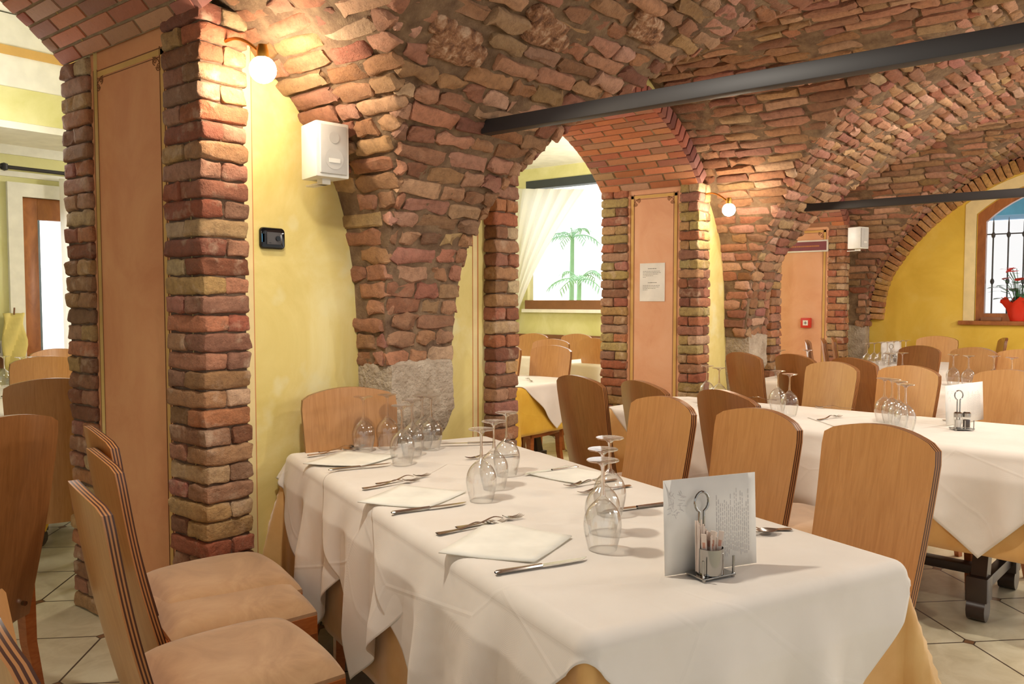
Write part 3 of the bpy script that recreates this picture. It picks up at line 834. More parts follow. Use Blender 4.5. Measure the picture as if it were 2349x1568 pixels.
for (px, py), lab in (((1328, 860), 'dark orange wooden chair seen from behind, beside the middle brick opening'),
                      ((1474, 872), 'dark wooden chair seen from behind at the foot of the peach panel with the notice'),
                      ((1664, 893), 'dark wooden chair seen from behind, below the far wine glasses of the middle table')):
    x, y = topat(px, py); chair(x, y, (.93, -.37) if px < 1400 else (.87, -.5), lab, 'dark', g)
g = 'light chairs on the far side of the middle table'
for (px, py), lab in (((1912, 829), 'pale wooden chair behind the two middle groups of upturned glasses'),
                      ((2088, 838), 'light wooden chair just left of the menu card on the middle table'),
                      ((2320, 848), 'light wooden chair cut by the right edge, behind the menu card on the middle table')):
    x, y = topat(px, py); chair(x, y, (-.89, .454), lab, 'pale', g)
g = 'dark chairs on the near side of the third table'
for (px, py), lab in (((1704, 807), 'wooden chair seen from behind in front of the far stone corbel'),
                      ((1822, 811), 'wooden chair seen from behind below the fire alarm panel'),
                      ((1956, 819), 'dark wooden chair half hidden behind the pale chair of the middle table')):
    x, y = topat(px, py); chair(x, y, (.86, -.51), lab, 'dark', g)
g = 'chairs on the far side of the third table'
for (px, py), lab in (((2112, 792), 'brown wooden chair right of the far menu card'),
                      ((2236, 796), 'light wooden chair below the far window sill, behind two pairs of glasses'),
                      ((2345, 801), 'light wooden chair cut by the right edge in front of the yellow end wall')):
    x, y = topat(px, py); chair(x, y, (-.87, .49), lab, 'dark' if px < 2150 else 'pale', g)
g = 'small chairs in front of the far peach panel'
for (x, y), lab in (((7.50, 2.60), 'leftmost of three small narrow chairs in front of the far peach panel'),
                    ((7.92, 2.60), 'middle one of three small narrow chairs in front of the far peach panel'),
                    ((8.22, 2.60), 'rightmost of three small narrow chairs, against the far brick column')):
    chair(x, y, (.3, -1), lab, 'dark', g, False)
chair(9.15, 1.88, (-1, .1), 'pinkish wooden chair against the deep yellow end wall', 'pale', 'chairs by the end wall', False)
chair(9.12, 1.30, (-.3, 1), 'dark chair partly hidden right of the pinkish chair by the end wall', 'dark', 'chairs by the end wall', False)
chair(8.0, .86, (.2, 1), 'dark chair back under the barred window at the right edge', 'dark', 'chairs by the end wall', False)
# left foreground and neighbouring room
chair(.985, 2.80, (-.30, 1), 'dark wooden chair seen from behind at the left edge of the photo', 'dark', 'chairs left of the brick pillar')
chair(1.62, 4.00, (.40, .95), 'light wooden chair seen from behind through the left opening, beside the narrow brick column', 'light', 'chairs left of the brick pillar')
g = 'chairs in the neighbouring room on the left'
chair(2.24, 5.64, (.1, 1), 'light chair right of the small glasses, before the white curtain', 'light', g, False)
chair(2.65, 6.45, (0, -1), 'farthest chair in front of the white curtain on the left', 'light', g, False)
g = 'chairs in the bright room behind the middle opening'
for (x, y), f, lab in (((5.30, 3.86), (-1, 0), 'nearest full chair back seen through the middle opening'),
                       ((5.20, 4.28), (-1, 0), 'chair cut by the middle brick column, through the opening'),
                       ((6.2, 4.52), (-1, -.1), 'chair behind the nearest chair of the bright room, with a shiny top'),
                       ((6.62, 4.30), (1, 0), 'chair beside the right jamb of the bright opening'),
                       ((7.15, 5.45), (-1, 0), 'farthest left chair under the bright window'),
                       ((7.35, 5.02), (-1, 0), 'farthest right chair under the bright window')):
    chair(x, y, f, lab, 'light', g, False)

# ------------------------------------------------------------------ tables
TZ = .745
def table(cx, cy, ang, L, W, label):
    o = thing('dining_table', label, 'table', (cx, cy, 0), ang, 'trestle tables')
    b = nb(); box(b, -W / 2, W / 2, -L / 2, L / 2, TZ - .035, TZ, bev=.004); obj('tabletop', b, 'wood_table', o)
    for sy in (-1, 1):
        y = sy * (L / 2 - .28); b = nb()
        for sx in (-1, 1):
            rows = []
            for k in range(11):
                t = k / 10; z = .70 - .60 * t; x = sx * (.10 + .16 * t ** 1.6 + .03 * math.sin(t * PI)); w = .038 - .008 * math.sin(t * PI)
                rows.append([(x - w, y - .03, z), (x + w, y - .03, z), (x + w, y + .03, z), (x - w, y + .03, z), (x - w, y - .03, z)])
            sheet(b, rows); box(b, sx * .262 - .045, sx * .262 + .045, y - .042, y + .042, .085, .19, bev=.006)
            tube(b, [(sx * .268, y - .035, .052), (sx * .268, y + .035, .052)], .052, 16)
        box(b, -.26, .26, y - .022, y + .022, .115, .165, bev=.005); box(b, -.2, .2, y - .03, y + .03, .66, .71)
        obj('trestle_leg', b, 'wood_table', o)
    b = nb(); box(b, -.035, .035, -L / 2 + .28, L / 2 - .28, .12, .16, bev=.004); obj('stretcher', b, 'wood_table', o)
    return o
def drape(W, L, pts_fn, n, m, top, layer=0, seed=0, flare=.07, amp=.023, minL=0):
    "cloth laid over a table W x L: inside lies flat, outside falls over the rounded edge"
    hw, hl = W / 2, L / 2; R = .028 + layer * .0025; rnd = random.Random(seed); p1, p2, p3 = [rnd.uniform(0, 6.3) for _ in range(3)]
    rows = []
    for i in range(n + 1):
        r = []
        for j in range(m + 1):
            x, y = pts_fn(i / n, j / m)
            qx, qy = max(-hw, min(hw, x)), max(-hl, min(hl, y)); vx, vy = x - qx, y - qy; Ld = math.hypot(vx, vy)
            lay = .0022 * layer
            if Ld < 1e-6: r.append((x, y, top + lay + .0006 * math.sin(9 * x + 7 * y + p1) + .0006 * math.sin(23 * x - 11 * y + p2))); continue
            dx, dy = vx / Ld, vy / Ld; corner = abs(dx) > .02 and abs(dy) > .02
            a = math.atan2(dy, dx); tau = (qx * abs(dy) + qy * abs(dx)) * 1.0 + a * .11
            q = R * PI / 2
            if Ld < q: th = Ld / R; out = R * math.sin(th); dn = R * (1 - math.cos(th))
            else:
                l = Ld - q; cf = flare + (.30 * abs(math.sin(2 * a)) if corner else 0)
                w = amp * min(1, l / .25) ** 1.25 * (math.sin(tau * 24 + p1) + .28 * math.sin(tau * 43 + p2) + .4 * math.sin(tau * 11 + p3))
                out = R + l * cf + w + (.004 * layer + (.010 if layer else 0)) * min(1, l / .08); dn = R + l * math.sqrt(max(.1, 1 - cf * cf)); out = max(out, R + (.004 * layer + (.008 if layer else 0)) * min(1, l / .08))
            r.append((qx + dx * out, qy + dy * out, top + lay - dn))
        rows.append(r)
    return rows
def cloth_obj(name, rows, mat, loc, ang, label, cat, group, thick=.0012):
    b = nb(); sheet(b, rows); me = bpy.data.meshes.new(name); bmesh.ops.recalc_face_normals(b, faces=b.faces); b.to_mesh(me); b.free()
    me.materials.append(M[mat]); me.polygons.foreach_set('use_smooth', [True] * len(me.polygons))
    o = link(bpy.data.objects.new(name, me)); o.location = (loc[0], loc[1], 0); o.rotation_euler = (0, 0, ang)
    md = o.modifiers.new('thick', 'SOLIDIFY'); md.thickness = thick; md.offset = 1
    return tag(o, label, cat, group)
def rect_fn(hx, hy): return lambda u, v: (-hx + 2 * hx * u, -hy + 2 * hy * v)
def dia_fn(cy, D, rot, cx=0):
    S = D * math.sqrt(2); c, s_ = math.cos(PI / 4 + rot), math.sin(PI / 4 + rot)
    def f(u, v):
        a, b_ = (u - .5) * S, (v - .5) * S; return cx + a * c - b_ * s_, cy + a * s_ + b_ * c
    return f
# nearest table
def corner_table(nr, ax, L, W, lab):
    lt = Vector((-ax.y, ax.x)); c = Vector(nr) + ax * L / 2 + lt * W / 2
    return c, math.atan2(-ax.x, ax.y)
L1, W1 = 2.02, .84
c1, a1 = corner_table((2.01, .50), AX, L1, W1, '')
table(c1.x, c1.y, a1, L1, W1, 'long table nearest the camera, hidden under white and gold cloths')
cloth_obj('gold_undercloth', drape(W1, L1, rect_fn(W1 / 2 + .52, L1 / 2 + .52), 80, 120, TZ + .002, 0, 3, .015, .005), 'gold', c1, a1, 'gold patterned cloth showing beneath the white cloths of the nearest table', 'tablecloth', 'gold undercloths')
for k, (cy, D, rot, lab) in enumerate(((L1 / 2 - .42, 1.0, .03, 'white cloth over the far end of the nearest table, next to the brick pillar'),
                                        (L1 / 2 - .98, .95, -.05, 'middle white cloth of the nearest table, hanging in a point by the padded seats'),
                                        (-L1 / 2 + .50, 1.01, .0, 'white cloth over the near end of the nearest table, under the menu card'))):
    cloth_obj('tablecloth', drape(W1, L1, dia_fn(cy, D, rot), 240, 240, TZ + .005, k + 1, 10 + k), 'cloth', c1, a1, lab, 'tablecloth', 'white tablecloths laid corner to side')
TOP = TZ + .0135
# middle table
def aligned(cx, cy, L, W, ang, lab, labs, gold='gold', gl='gold cloth', under=.5, D=.90, uend=None, cys=None):
    uend = under if uend is None else uend
    table(cx, cy, ang, L, W, lab)
    cloth_obj('gold_undercloth', drape(W, L, rect_fn(W / 2 + under, L / 2 + uend), 40, 60, TZ + .002, 0, int(cx * 10), .015, .005), gold, (cx, cy), ang, gl, 'tablecloth', 'gold undercloths')
    n = len(labs)
    for k, l in enumerate(labs):
        yc = cys[k] if cys else 0 if n == 1 else -L / 2 + .42 + (L - .84) * k / (n - 1)
        cloth_obj('tablecloth', drape(W, L, dia_fn(yc, D, .04 * (-1) ** k), 110, 110, TZ + .004, n - k, int(cx * 7) + k), 'cloth', (cx, cy), ang, l, 'tablecloth', 'white tablecloths laid corner to side')
aligned(4.25, 1.40, 2.15, .80, math.radians(-4), 'middle table, its dark scrolled trestle leg showing at the right',
        ['white cloth on the middle table hanging in a point over the dark trestle leg', 'white cloth across the middle of the middle table', 'white cloth on the far end of the middle table, behind the dark chairs'],
        'gold', 'gold cloth under the white cloths of the middle table', .44, .86, .16, [-.80, -.12, .56])
aligned(6.42, 1.55, 1.9, .78, 0, 'third table, beyond the pale chairs', ['white cloth on the near half of the third table', 'white cloth on the far half of the third table'],
        'gold', 'gold cloth under the third table covers', .4)
aligned(8.1, 1.95, 1.7, .75, PI / 2, 'far table near the yellow end wall', ['white cloth on the right of the far table', 'white cloth on the left of the far table, by the menu card'],
        'gold', 'gold cloth of the far table by the end wall', .4)
# neighbouring room
aligned(2.05, 5.15, 1.0, .8, .3, 'front table seen through the left opening', ['white cloth on the front table seen through the left opening'], 'gold_bright', 'yellow cloth hanging below the white one in the left opening', .42, .86)
aligned(2.35, 6.15, 1.2, .7, PI / 2, 'back table by the glass door on the left', ['white cloth on the back table by the glass door'], 'gold_bright', 'yellow cloth of the back table by the glass door', .35, .86)
aligned(4.86, 4.02, .9, .8, 0, 'near table of the bright room, dark leg showing behind the brick column', ['white cloth hanging in a scallop on the near table of the bright room'], 'gold_bright', 'bright yellow cloth below the near white cloth of the bright room', .36, .80)
aligned(6.95, 4.35, .9, .8, 0, 'second table of the bright room by the right jamb', ['white cloth hanging low on the second table of the bright room'], 'gold_bright', 'yellow cloth of the second table in the bright room', .36, .86)
aligned(7.45, 5.65, 1.0, .8, 0, 'farthest table under the bright window', ['white cloth on the farthest table under the bright window'], 'gold_bright', 'yellow cloth of the farthest table under the bright window', .36, .86)

# ------------------------------------------------------------------ glasses (upturned)
def glass_meshes(seg=32):
    out = [(.034, 0), (.0395, .022), (.0440, .045), (.0455, .062), (.0425, .082), (.033, .101), (.017, .117), (.0065, .128)]
    b = nb(); o = catmull_z(out, 4); lathe(b, o, seg)
    inn = [(max(.0008, r - .0012), z - (.0 if r > .02 else .004)) for r, z in o]
    inn = [(r, z) for r, z in inn if z <= .120] + [(0.0, .1215)]
    lathe(b, inn, seg)
    n0 = [v for v in b.verts if abs(v.co.z) < 1e-6]
    lathe(b, [(o[0][0], 0), (o[0][0] - .0006, -.0007), (o[0][0] - .0012, 0)], seg)
    bowl = mesh_of(b, 'bowl', ['glass'])
    b = nb(); lathe(b, [(.0065, .128), (.0048, .14), (.0038, .165), (.0042, .190), (.006, .2)], 14); stem = mesh_of(b, 'stem', ['stemglass'])
    b = nb(); lathe(b, [(.006, .2), (.013, .2070), (.037, .2118), (.0390, .2132), (.0380, .2150), (.0, .2158)], seg); foot = mesh_of(b, 'foot', ['stemglass'])
    return bowl, stem, foot
def catmull_z(pts, n):
    P = [Vector((*p, 0)) for p in pts]; P = [P[0] * 2 - P[1]] + P + [P[-1] * 2 - P[-2]]; out = []
    for i in range(1, len(P) - 2):
        for k in range(n):
            t = k / n; a, b, c, d = P[i - 1], P[i], P[i + 1], P[i + 2]
            q = .5 * ((2 * b) + (c - a) * t + (2 * a - 5 * b + 4 * c - d) * t * t + (3 * b - a - 3 * c + d) * t ** 3); out.append((q.x, q.y))
    out.append((P[-2].x, P[-2].y)); return out
GB, GS, GF = glass_meshes()
def glass(px, py, label, group, xy=None, s=1.0):
    if xy: x, y = xy
    else: p = at(px, py, TOP + .2155 * s); x, y = p.x, p.y
    o = thing('wine_glass', label, 'wine glass', (x, y, TOP + .001), random.uniform(0, 6), group); o.scale = (s, s, s)
    add('bowl', GB, o); add('stem', GS, o); add('foot', GF, o); return o
g = 'upturned wine glasses at the far end of the nearest table'
for (px, py), lab in (((833, 909), 'upturned wine glass farthest left at the far end of the nearest table'),
                      ((888, 904), 'upturned wine glass, second from the left at the far end of the nearest table'),
                      ((922, 929), 'upturned wine glass standing nearest in the far group of the nearest table'),
                      ((945, 916), 'upturned wine glass right behind the nearest one of the far group'),
                      ((968, 906), 'upturned wine glass, second from the right in the far group of the nearest table'),
                      ((988, 907), 'upturned wine glass farthest right in the far group of the nearest table')):
    glass(px, py, lab, g)
g = 'upturned wine glasses in the middle of the nearest table'
for (px, py), lab in (((1104, 983), 'nearest and leftmost upturned wine glass of the middle trio'),
                      ((1133, 965), 'middle upturned wine glass of the middle trio'),
                      ((1162, 945), 'farthest and rightmost upturned wine glass of the middle trio')):
    glass(px, py, lab, g)
g = 'upturned wine glasses beside the nearest menu card'
for (px, py), lab in (((1383, 1054), 'upturned wine glass nearest the camera, left of the menu card'),
                      ((1383, 1029), 'upturned wine glass directly behind the nearest one'),
                      ((1399, 1003), 'upturned wine glass at the back of the group left of the menu card')):
    glass(px, py, lab, g)
g = 'upturned wine glasses on the middle table'
for (px, py), lab in (((1622, 838), 'left one of the glasses above the dark chair back, before the brick column'), ((1650, 843), 'right one of the glasses above the dark chair back, before the brick column'),
                      ((1785, 850), 'left upturned glass of the pair beside the pale chair'), ((1812, 857), 'right upturned glass of the pair beside the pale chair'),
                      ((2030, 867), 'far left upturned glass left of the middle table menu card'), ((2047, 869), 'second upturned glass from the left near the middle table menu card'),
                      ((2062, 874), 'third upturned glass from the left near the middle table menu card'), ((2078, 881), 'nearest upturned glass beside the middle table menu card')):
    glass(px, py, lab, g)
g = 'upturned wine glasses on the third table'
for x, y, lab in ((6.25, 2.38, 'left small glass in front of the far brick column'), (6.4, 2.22, 'right small glass in front of the far brick column'),
                  (6.35, 1.62, 'left small glass below the far menu card'), (6.48, 1.56, 'right small glass below the far menu card'),
                  (6.5, 1.23, 'far left small glass of the four under the far window'), (6.42, 1.12, 'second small glass of the four under the far window'),
                  (6.5, .98, 'third small glass of the four under the far window'), (6.4, .86, 'far right small glass of the four under the far window')):
    glass(0, 0, lab, g, (x, y))
for k in range(7):
    glass(0, 0, ['first', 'second', 'third', 'fourth', 'fifth', 'sixth', 'last'][k] + ' small glass from the left in the row on the far table', 'row of glasses on the far table', (7.75 + .14 * k, 2.16 - .02 * k))
g = 'upturned glasses on the tables of the left room'
for (px, py), lab in (((8, 816), 'upturned glass cut by the left edge of the photo'), ((48, 818), 'upturned glass before the yellow paper bag'), ((76, 817), 'upturned glass beside the wooden door frame')):
    p = at(px, py, .975); glass(0, 0, lab, g, (p.x, p.y))
glass(0, 0, 'upturned glass at the edge of the narrow brick column', g, (2.33, 5.0))
g = 'upturned glasses in the bright room'
for (x, y), lab in (((7.25, 5.80), 'left glass of the left pair under the bright window'), ((7.3, 5.68), 'right glass of the left pair under the bright window'),
                    ((7.5, 5.26), 'left glass of the right pair under the bright window'), ((7.55, 5.18), 'right glass of the right pair under the bright window')):
    glass(0, 0, lab, g, (x, y))

# ------------------------------------------------------------------ cutlery and napkins
def fork_mesh():
    b = nb(); rows = []
    for k in range(21):
        t = k / 20; y = -.1 + .145 * t
        w = .0085 * (1 - t) ** 1.5 + .0032 + (.001 if t < .1 else 0)
        if t < .04: w *= .7
        z = .0035 + .011 * math.exp(-((t - .80) / .2) ** 2); h = .0016
        rows.append([(-w, y, z), (0, y, z + h), (w, y, z), (0, y, z - h), (-w, y, z)])
    sheet(b, rows)
    rows = []
    for k in range(8):
        t = k / 7; y = .044 + .026 * t; w = .004 + .009 * math.sin(t * PI / 2) ; z = .0142 - .009 * math.sin(t * PI / 2)
        rows.append([(-w, y, z + .001), (0, y, z - .001), (w, y, z + .001), (0, y, z - .0022), (-w, y, z + .001)])
    sheet(b, rows)
    for i in range(4):
        x = -.0105 + .007 * i
        tube(b, [(x, .069, .0052), (x, .084, .0030), (x, .098, .0048), (x, .108, .0085)], [.0019, .0018, .0016, .0008], 6)
    return mesh_of(b, 'fork', ['metal'])
def knife_mesh():
    b = nb(); rows = []
    for k in range(17):
        t = k / 16; y = -.115 + .115 * t; w = .0095 - .003 * t; h = .0045
        if k == 0: w *= .5; h *= .5
        z = .005; rows.append([(w * math.cos(a), y, z + h * math.sin(a)) for a in [2 * PI * q / 8 for q in range(9)]])
    sheet(b, rows)
    rows = []
    for k in range(13):
        t = k / 12; y = 0 + .12 * t; w0 = -.006; w1 = .0085 + .002 * math.sin(t * PI) - (.0145 * max(0, (t - .75) / .25) ** 2)
        rows.append([(w0, y, .006), (w1, y, .0062), (w1, y, .0050), (w0, y, .0045), (w0, y, .006)])
    sheet(b, rows); return mesh_of(b, 'knife', ['metal'])
def spoon_mesh():
    b = nb(); rows = []
    for k in range(21):
        t = k / 20; y = -.1 + .145 * t; w = .0085 * (1 - t) ** 1.5 + .0032; z = .0035 + .009 * math.exp(-((t - .80) / .2) ** 2); h = .0016
        rows.append([(-w, y, z), (0, y, z + h), (w, y, z), (0, y, z - h), (-w, y, z)])
    sheet(b, rows); rows = []
    for k in range(13):
        t = k / 12; w = .0195 * math.sin(max(.08, t) ** .8 * PI * .97) + .002; y = .044 + .06 * t
        rows.append([(w * q, y, .011 - .0075 * (1 - q * q) * math.sin(t * PI)) for q in [-1 + j / 4 for j in range(9)]])
    sheet(b, rows); return mesh_of(b, 'spoon', ['metal'])
FK, KN, SP = fork_mesh(), knife_mesh(), spoon_mesh()
def ware(name, me, p0, p1, label, cat, group, z=TOP, tilt=0):
    a, b_ = at(*p0, z), at(*p1, z); c = (a + b_) / 2; d = b_ - a
    o = add(name, me, None); o.location = (c.x, c.y, z + .001); o.rotation_euler = (tilt, 0, math.atan2(-d.x, d.y)); return tag(o, label, cat, group)
gk, gf = 'table knives', 'table forks'
ware('table_knife', KN, (1116, 1322), (1362, 1282), 'knife lying nearest the camera on the left side of the nearest table', 'knife', gk)
ware('table_knife', KN, (876, 1183), (1088, 1154), 'knife below the second napkin on the left side of the nearest table', 'knife', gk)
ware('table_knife', KN, (738, 1083), (910, 1064), 'knife at the far left setting of the nearest table', 'knife', gk)
ware('table_knife', KN, (1340, 1071), (1188, 1093), 'bright knife right of the middle trio of glasses', 'knife', gk)
ware('table_knife', KN, (1138, 1017), (1008, 1021), 'thin knife at the far right corner of the nearest table', 'knife', gk)
ware('table_knife', KN, (1530, 1158), (1390, 1176), 'knife between the nearest glasses and the menu card', 'knife', gk)
ware('table_fork', FK, (980, 1231), (1172, 1196), 'lower fork of the nearest left place setting', 'fork', gf)
ware('table_fork', FK, (1020, 1218), (1216, 1183), 'upper fork of the nearest left place setting', 'fork', gf)
ware('table_fork', FK, (812, 1126), (975, 1100), 'lower fork of the second left place setting', 'fork', gf)
ware('table_fork', FK, (835, 1117), (1005, 1088), 'upper fork of the second left place setting', 'fork', gf)
ware('table_fork', FK, (688, 1049), (828, 1030), 'lower fork at the far left place setting', 'fork', gf)
ware('table_fork', FK, (712, 1042), (850, 1022), 'upper fork at the far left place setting', 'fork', gf)
ware('table_spoon', SP, (768, 1014), (822, 1032), 'spoon pointing away at the far end of the nearest table', 'spoon', 'table spoons')
ware('table_fork', FK, (1475, 1110), (1300, 1140), 'near fork on the right side of the nearest table, behind the nearest glasses', 'fork', gf)
ware('table_fork', FK, (1435, 1098), (1278, 1122), 'far fork on the right side of the nearest table', 'fork', gf)
ware('table_fork', FK, (1208, 1043), (1050, 1055), 'fork seen through the middle trio of glasses', 'fork', gf)
ware('table_fork', FK, (1818, 1216), (1640, 1222), 'fork sticking out right of the nearest menu card', 'fork', gf)
ware('table_spoon', SP, (1600, 1236), (1798, 1222), 'spoon beside the fork right of the nearest menu card', 'spoon', 'table spoons')
ware('table_fork', FK, (1856, 967), (1945, 953), 'fork on the middle table beside the upturned glasses', 'fork', 'cutlery on the middle table')
ware('table_fork', FK, (1952, 938), (1884, 935), 'fork near the pale chair on the middle table', 'fork', 'cutlery on the middle table')
ware('table_fork', FK, (1768, 918), (1722, 914), 'small fork at the far end of the middle table', 'fork', 'cutlery on the middle table')
ware('table_fork', FK, (2165, 965), (2240, 962), 'fork behind the cruet stand on the middle table', 'fork', 'cutlery on the middle table')
def napkin(corners, label, dz=0):
    P = [at(px, py, TOP) for px, py in corners]; b = nb()
    c = sum(P, Vector()) / 4; n = 10
    rows = []
    for i in range(n + 1):
        u = i / n; A = P[0].lerp(P[3], u); B_ = P[1].lerp(P[2], u)
        rows.append([(A.lerp(B_, j / n) - c + Vector((0, 0, .0035 + .0035 * (abs(j / n - .5) + abs(u - .5)) ** 2))) for j in range(n + 1)])
    sheet(b, rows); me = mesh_of(b, 'napkin', ['napkin'])
    o = add('napkin', me, None); o.location = (c.x, c.y, TOP + dz); md = o.modifiers.new('t', 'SOLIDIFY'); md.thickness = .003; md.offset = -1
    return tag(o, label, 'napkin', 'folded paper napkins')
napkin([(1006, 1272), (1225, 1293), (1312, 1234), (1125, 1196)], 'folded white napkin nearest the camera, between fork and knife')
napkin([(820, 1155), (980, 1168), (1070, 1130), (920, 1115)], 'folded white napkin at the second left place setting')
napkin([(695, 1066), (830, 1071), (912, 1046), (790, 1036)], 'folded white napkin at the far left place setting')
napkin([(1215, 1090), (1325, 1112), (1400, 1088), (1300, 1070)], 'folded white napkin on the right side by the bright knife')

# ------------------------------------------------------------------ menu cards and cruets
def menu(p0, p1, h, label, z=TOP, fold=.0, lean=.05, lines=True, group='menu cards'):
    a, c = at(*p0, z), at(*p1, z); mid = (a + c) / 2; d = c - a; w = d.length
    o = thing('menu_card', label, 'menu', (mid.x, mid.y, z + .001), math.atan2(d.y, d.x), group)
    b = nb(); rows = []
    for i in range(13):
        x = -w / 2 + w * i / 12; y = fold * (1 - abs(x) / (w / 2))
        rows.append([(x, y + lean * t * h, h * t) for t in (0, .5, 1)])
    sheet(b, rows); me = mesh_of(b, 'card', ['paper']); q = add('card', me, o); md = q.modifiers.new('t', 'SOLIDIFY'); md.thickness = .0012; md.offset = 0
    if lines:
        b = nb(); rr = random.Random(4)
        def yy(x, z_): return fold * (1 - abs(x) / (w / 2)) + lean * z_ - .0014
        for k in range(17):                        # columns of faint lettering, turned on its side as on the card
            x = w * (.06 + .022 * k); z_ = h * rr.uniform(.12, .2)
            while z_ < h * rr.uniform(.6, .9):
                l = rr.uniform(.004, .012)
                b.faces.new([b.verts.new(v) for v in ((x, yy(x, z_), z_), (x + .0013, yy(x, z_), z_), (x + .0013, yy(x, z_ + l), z_ + l), (x, yy(x, z_ + l), z_ + l))]); z_ += l + .003
        add('print', mesh_of(b, 'print', ['ink_pale']), o); b = nb()
        for k in range(34):                        # faint sprig ornament
            x = -w * rr.uniform(.28, .45); z_ = h * rr.uniform(.6, .88); a_ = rr.uniform(0, PI)
            u = Vector((math.cos(a_), 0, math.sin(a_))) * .005; n_ = Vector((-u.z, 0, u.x)) * .08; p = Vector((x, yy(x, z_) - .0002, z_))
            b.faces.new([b.verts.new(v) for v in (p - u - n_, p + u - n_, p + u + n_, p - u + n_)])
        add('sprig_print', mesh_of(b, 'sprig_print', ['ink_pale']), o)
    return o
menu((1525, 1322), (1735, 1291), .205, 'white menu card standing nearest the camera, with a cruet stand before it')
def cruet(x, y, rz, label, kind, group='cruet stands', s=1.0, z=TOP):
    o = thing('cruet_stand', label, 'cruet stand', (x, y, z + .001), rz, group); o.scale = (s, s, s)
    b = nb(); box(b, -.045, .045, -.030, .030, .004, .008, bev=.0015)
    for a in (-.04, .04):
        for c in (-.025, .025): lathe(b, [(.004, 0), (.004, .005)], 8, (a, c, 0))
    add('base_plate', mesh_of(b, 'base_plate', ['chrome']), o)
    b = nb()
    pts = [(-.0085, .0285, .006), (-.0085, .0285, .12)]
    for k in range(15):
        t = -PI / 2 - .35 - (2 * PI - .7) * k / 14; pts.append((-.002 + .019 * math.cos(t), .0285, .155 + .022 * math.sin(t)))
    pts += [(.0045, .0285, .12), (.0045, .0285, .006)]
    tube(b, pts, .0030, 8); add('handle', mesh_of(b, 'handle', ['chrome']), o)
    b = nb()
    for x_ in (-.042, .042): tube(b, [(x_, -.024, .006), (x_, -.024, .045)], .0026, 8)
    tube(b, [(.0, -.028, .006), (.0, -.028, .045)], .0026, 8)
    add('guard_rail', mesh_of(b, 'guard_rail', ['chrome']), o)
    if kind == 'packets':
        b = nb(); lathe(b, [(.0, .009), (.029, .009), (.029, .064), (.0275, .064), (.0275, .012), (0, .012)], 28, (-.004, -.002, 0)); add('cup', mesh_of(b, 'cup', ['chrome']), o)
        rr = random.Random(2); b = nb()
        for k in range(14):
            a = rr.uniform(0, 2 * PI); r = rr.uniform(0, .015); hgt = rr.uniform(.074, .090)
            xf = Matrix.Translation((-.004 + r * math.cos(a), -.002 + r * math.sin(a), .014)) @ Matrix.Rotation(rr.uniform(-.16, .16), 4, 'Y') @ Matrix.Rotation(rr.uniform(-.12, .12), 4, 'X') @ Matrix.Rotation(rr.uniform(0, 3), 4, 'Z')
            box(b, -.0055, .0055, -.0012, .0012, 0, hgt, 0, 0, xf)
            box(b, -.003, .003, -.0014, .0014, hgt * .62, hgt * .78, 1, 0, xf)
        add('sugar_sachets', mesh_of(b, 'sugar_sachets', ['packet', 'packet_red']), o)
        b = nb()
        for k in range(10):
            x_ = -.026 + rr.uniform(-.007, .007); y_ = .004 + rr.uniform(-.006, .006)
            tube(b, [(x_, y_, .012), (x_ + rr.uniform(-.003, .003), y_, .115 + rr.uniform(-.006, .012))], .0018, 5)
        add('toothpicks', mesh_of(b, 'toothpicks', ['packet']), o)
    else:
        for nm, x_, fill in (('salt_shaker', -.019, 'salt'), ('pepper_shaker', .021, 'pepper')):
            b = nb(); lathe(b, [(0, .009), (.017, .009), (.0175, .055), (.016, .062)], 20, (x_, 0, 0)); sh = add(nm, mesh_of(b, nm, ['glass']), o)
            b = nb(); lathe(b, [(0, .011), (.0145, .011), (.0145, .045), (0, .045)], 20, (x_, 0, 0)); add('filling', mesh_of(b, 'filling', [fill]), sh)
            b = nb(); lathe(b, [(.0175, .058), (.018, .076), (.012, .082), (0, .083)], 20, (x_, 0, 0)); add('cap', mesh_of(b, 'cap', ['chrome']), sh)
    return o
p = at(1630, 1321, TOP); p2 = at(1735, 1291, TOP) - at(1525, 1322, TOP)
cruet(p.x, p.y, math.atan2(p2.y, p2.x) + .1, 'chrome stand with loop handle and cup of sugar sachets before the nearest menu card', 'packets')
menu((2170, 977), (2256, 962), .19, 'white menu card leaning behind the salt and pepper on the middle table')
p = at(2206, 985, TOP); cruet(p.x, p.y, -.9, 'chrome stand with salt and pepper shakers on the middle table', 'shakers')
menu((2022, 828), (2068, 826), .19, 'small white menu card on the far table by the yellow wall', lines=False)
p = at(2047, 832, TOP); cruet(p.x, p.y, -.9, 'small dark cruet stand before the far menu card', 'shakers')
menu((2264, 850), (2292, 849), .10, 'tiny white card on the third table near the right edge', lines=False)

# ------------------------------------------------------------------ things on the walls
def lamp(x, y, z, wx, wy, label, mat, r=.046):
    o = thing('wall_lamp', label, 'lamp', (x, y, z), 0, 'wall lamps')
    b = nb(); d = Vector((wx - x, wy - y, .09))
    n = 10; pts = [Vector((0, 0, .05)) + Vector((d.x * t, d.y * t, .055 * math.sin(t * PI) + .05 * t)) for t in [k / n for k in range(n + 1)]]
    tube(b, pts, .006, 8); add('arm', mesh_of(b, 'arm', ['brass']), o)
    b = nb(); lathe(b, [(.0, .085), (.016, .085), (.021, .06), (.021, .035), (.0, .035)], 16); add('socket', mesh_of(b, 'socket', ['brass']), o)
    b = nb(); e = pts[-1]; tube(b, [e, e + Vector((d.x, d.y, 0)).normalized() * .012], .035, 18); add('wall_plate', mesh_of(b, 'wall_plate', ['brass']), o)
    b = nb(); bmesh.ops.create_icosphere(b, subdivisions=3, radius=r); add('bulb', mesh_of(b, 'bulb', [mat]), o)
    return o
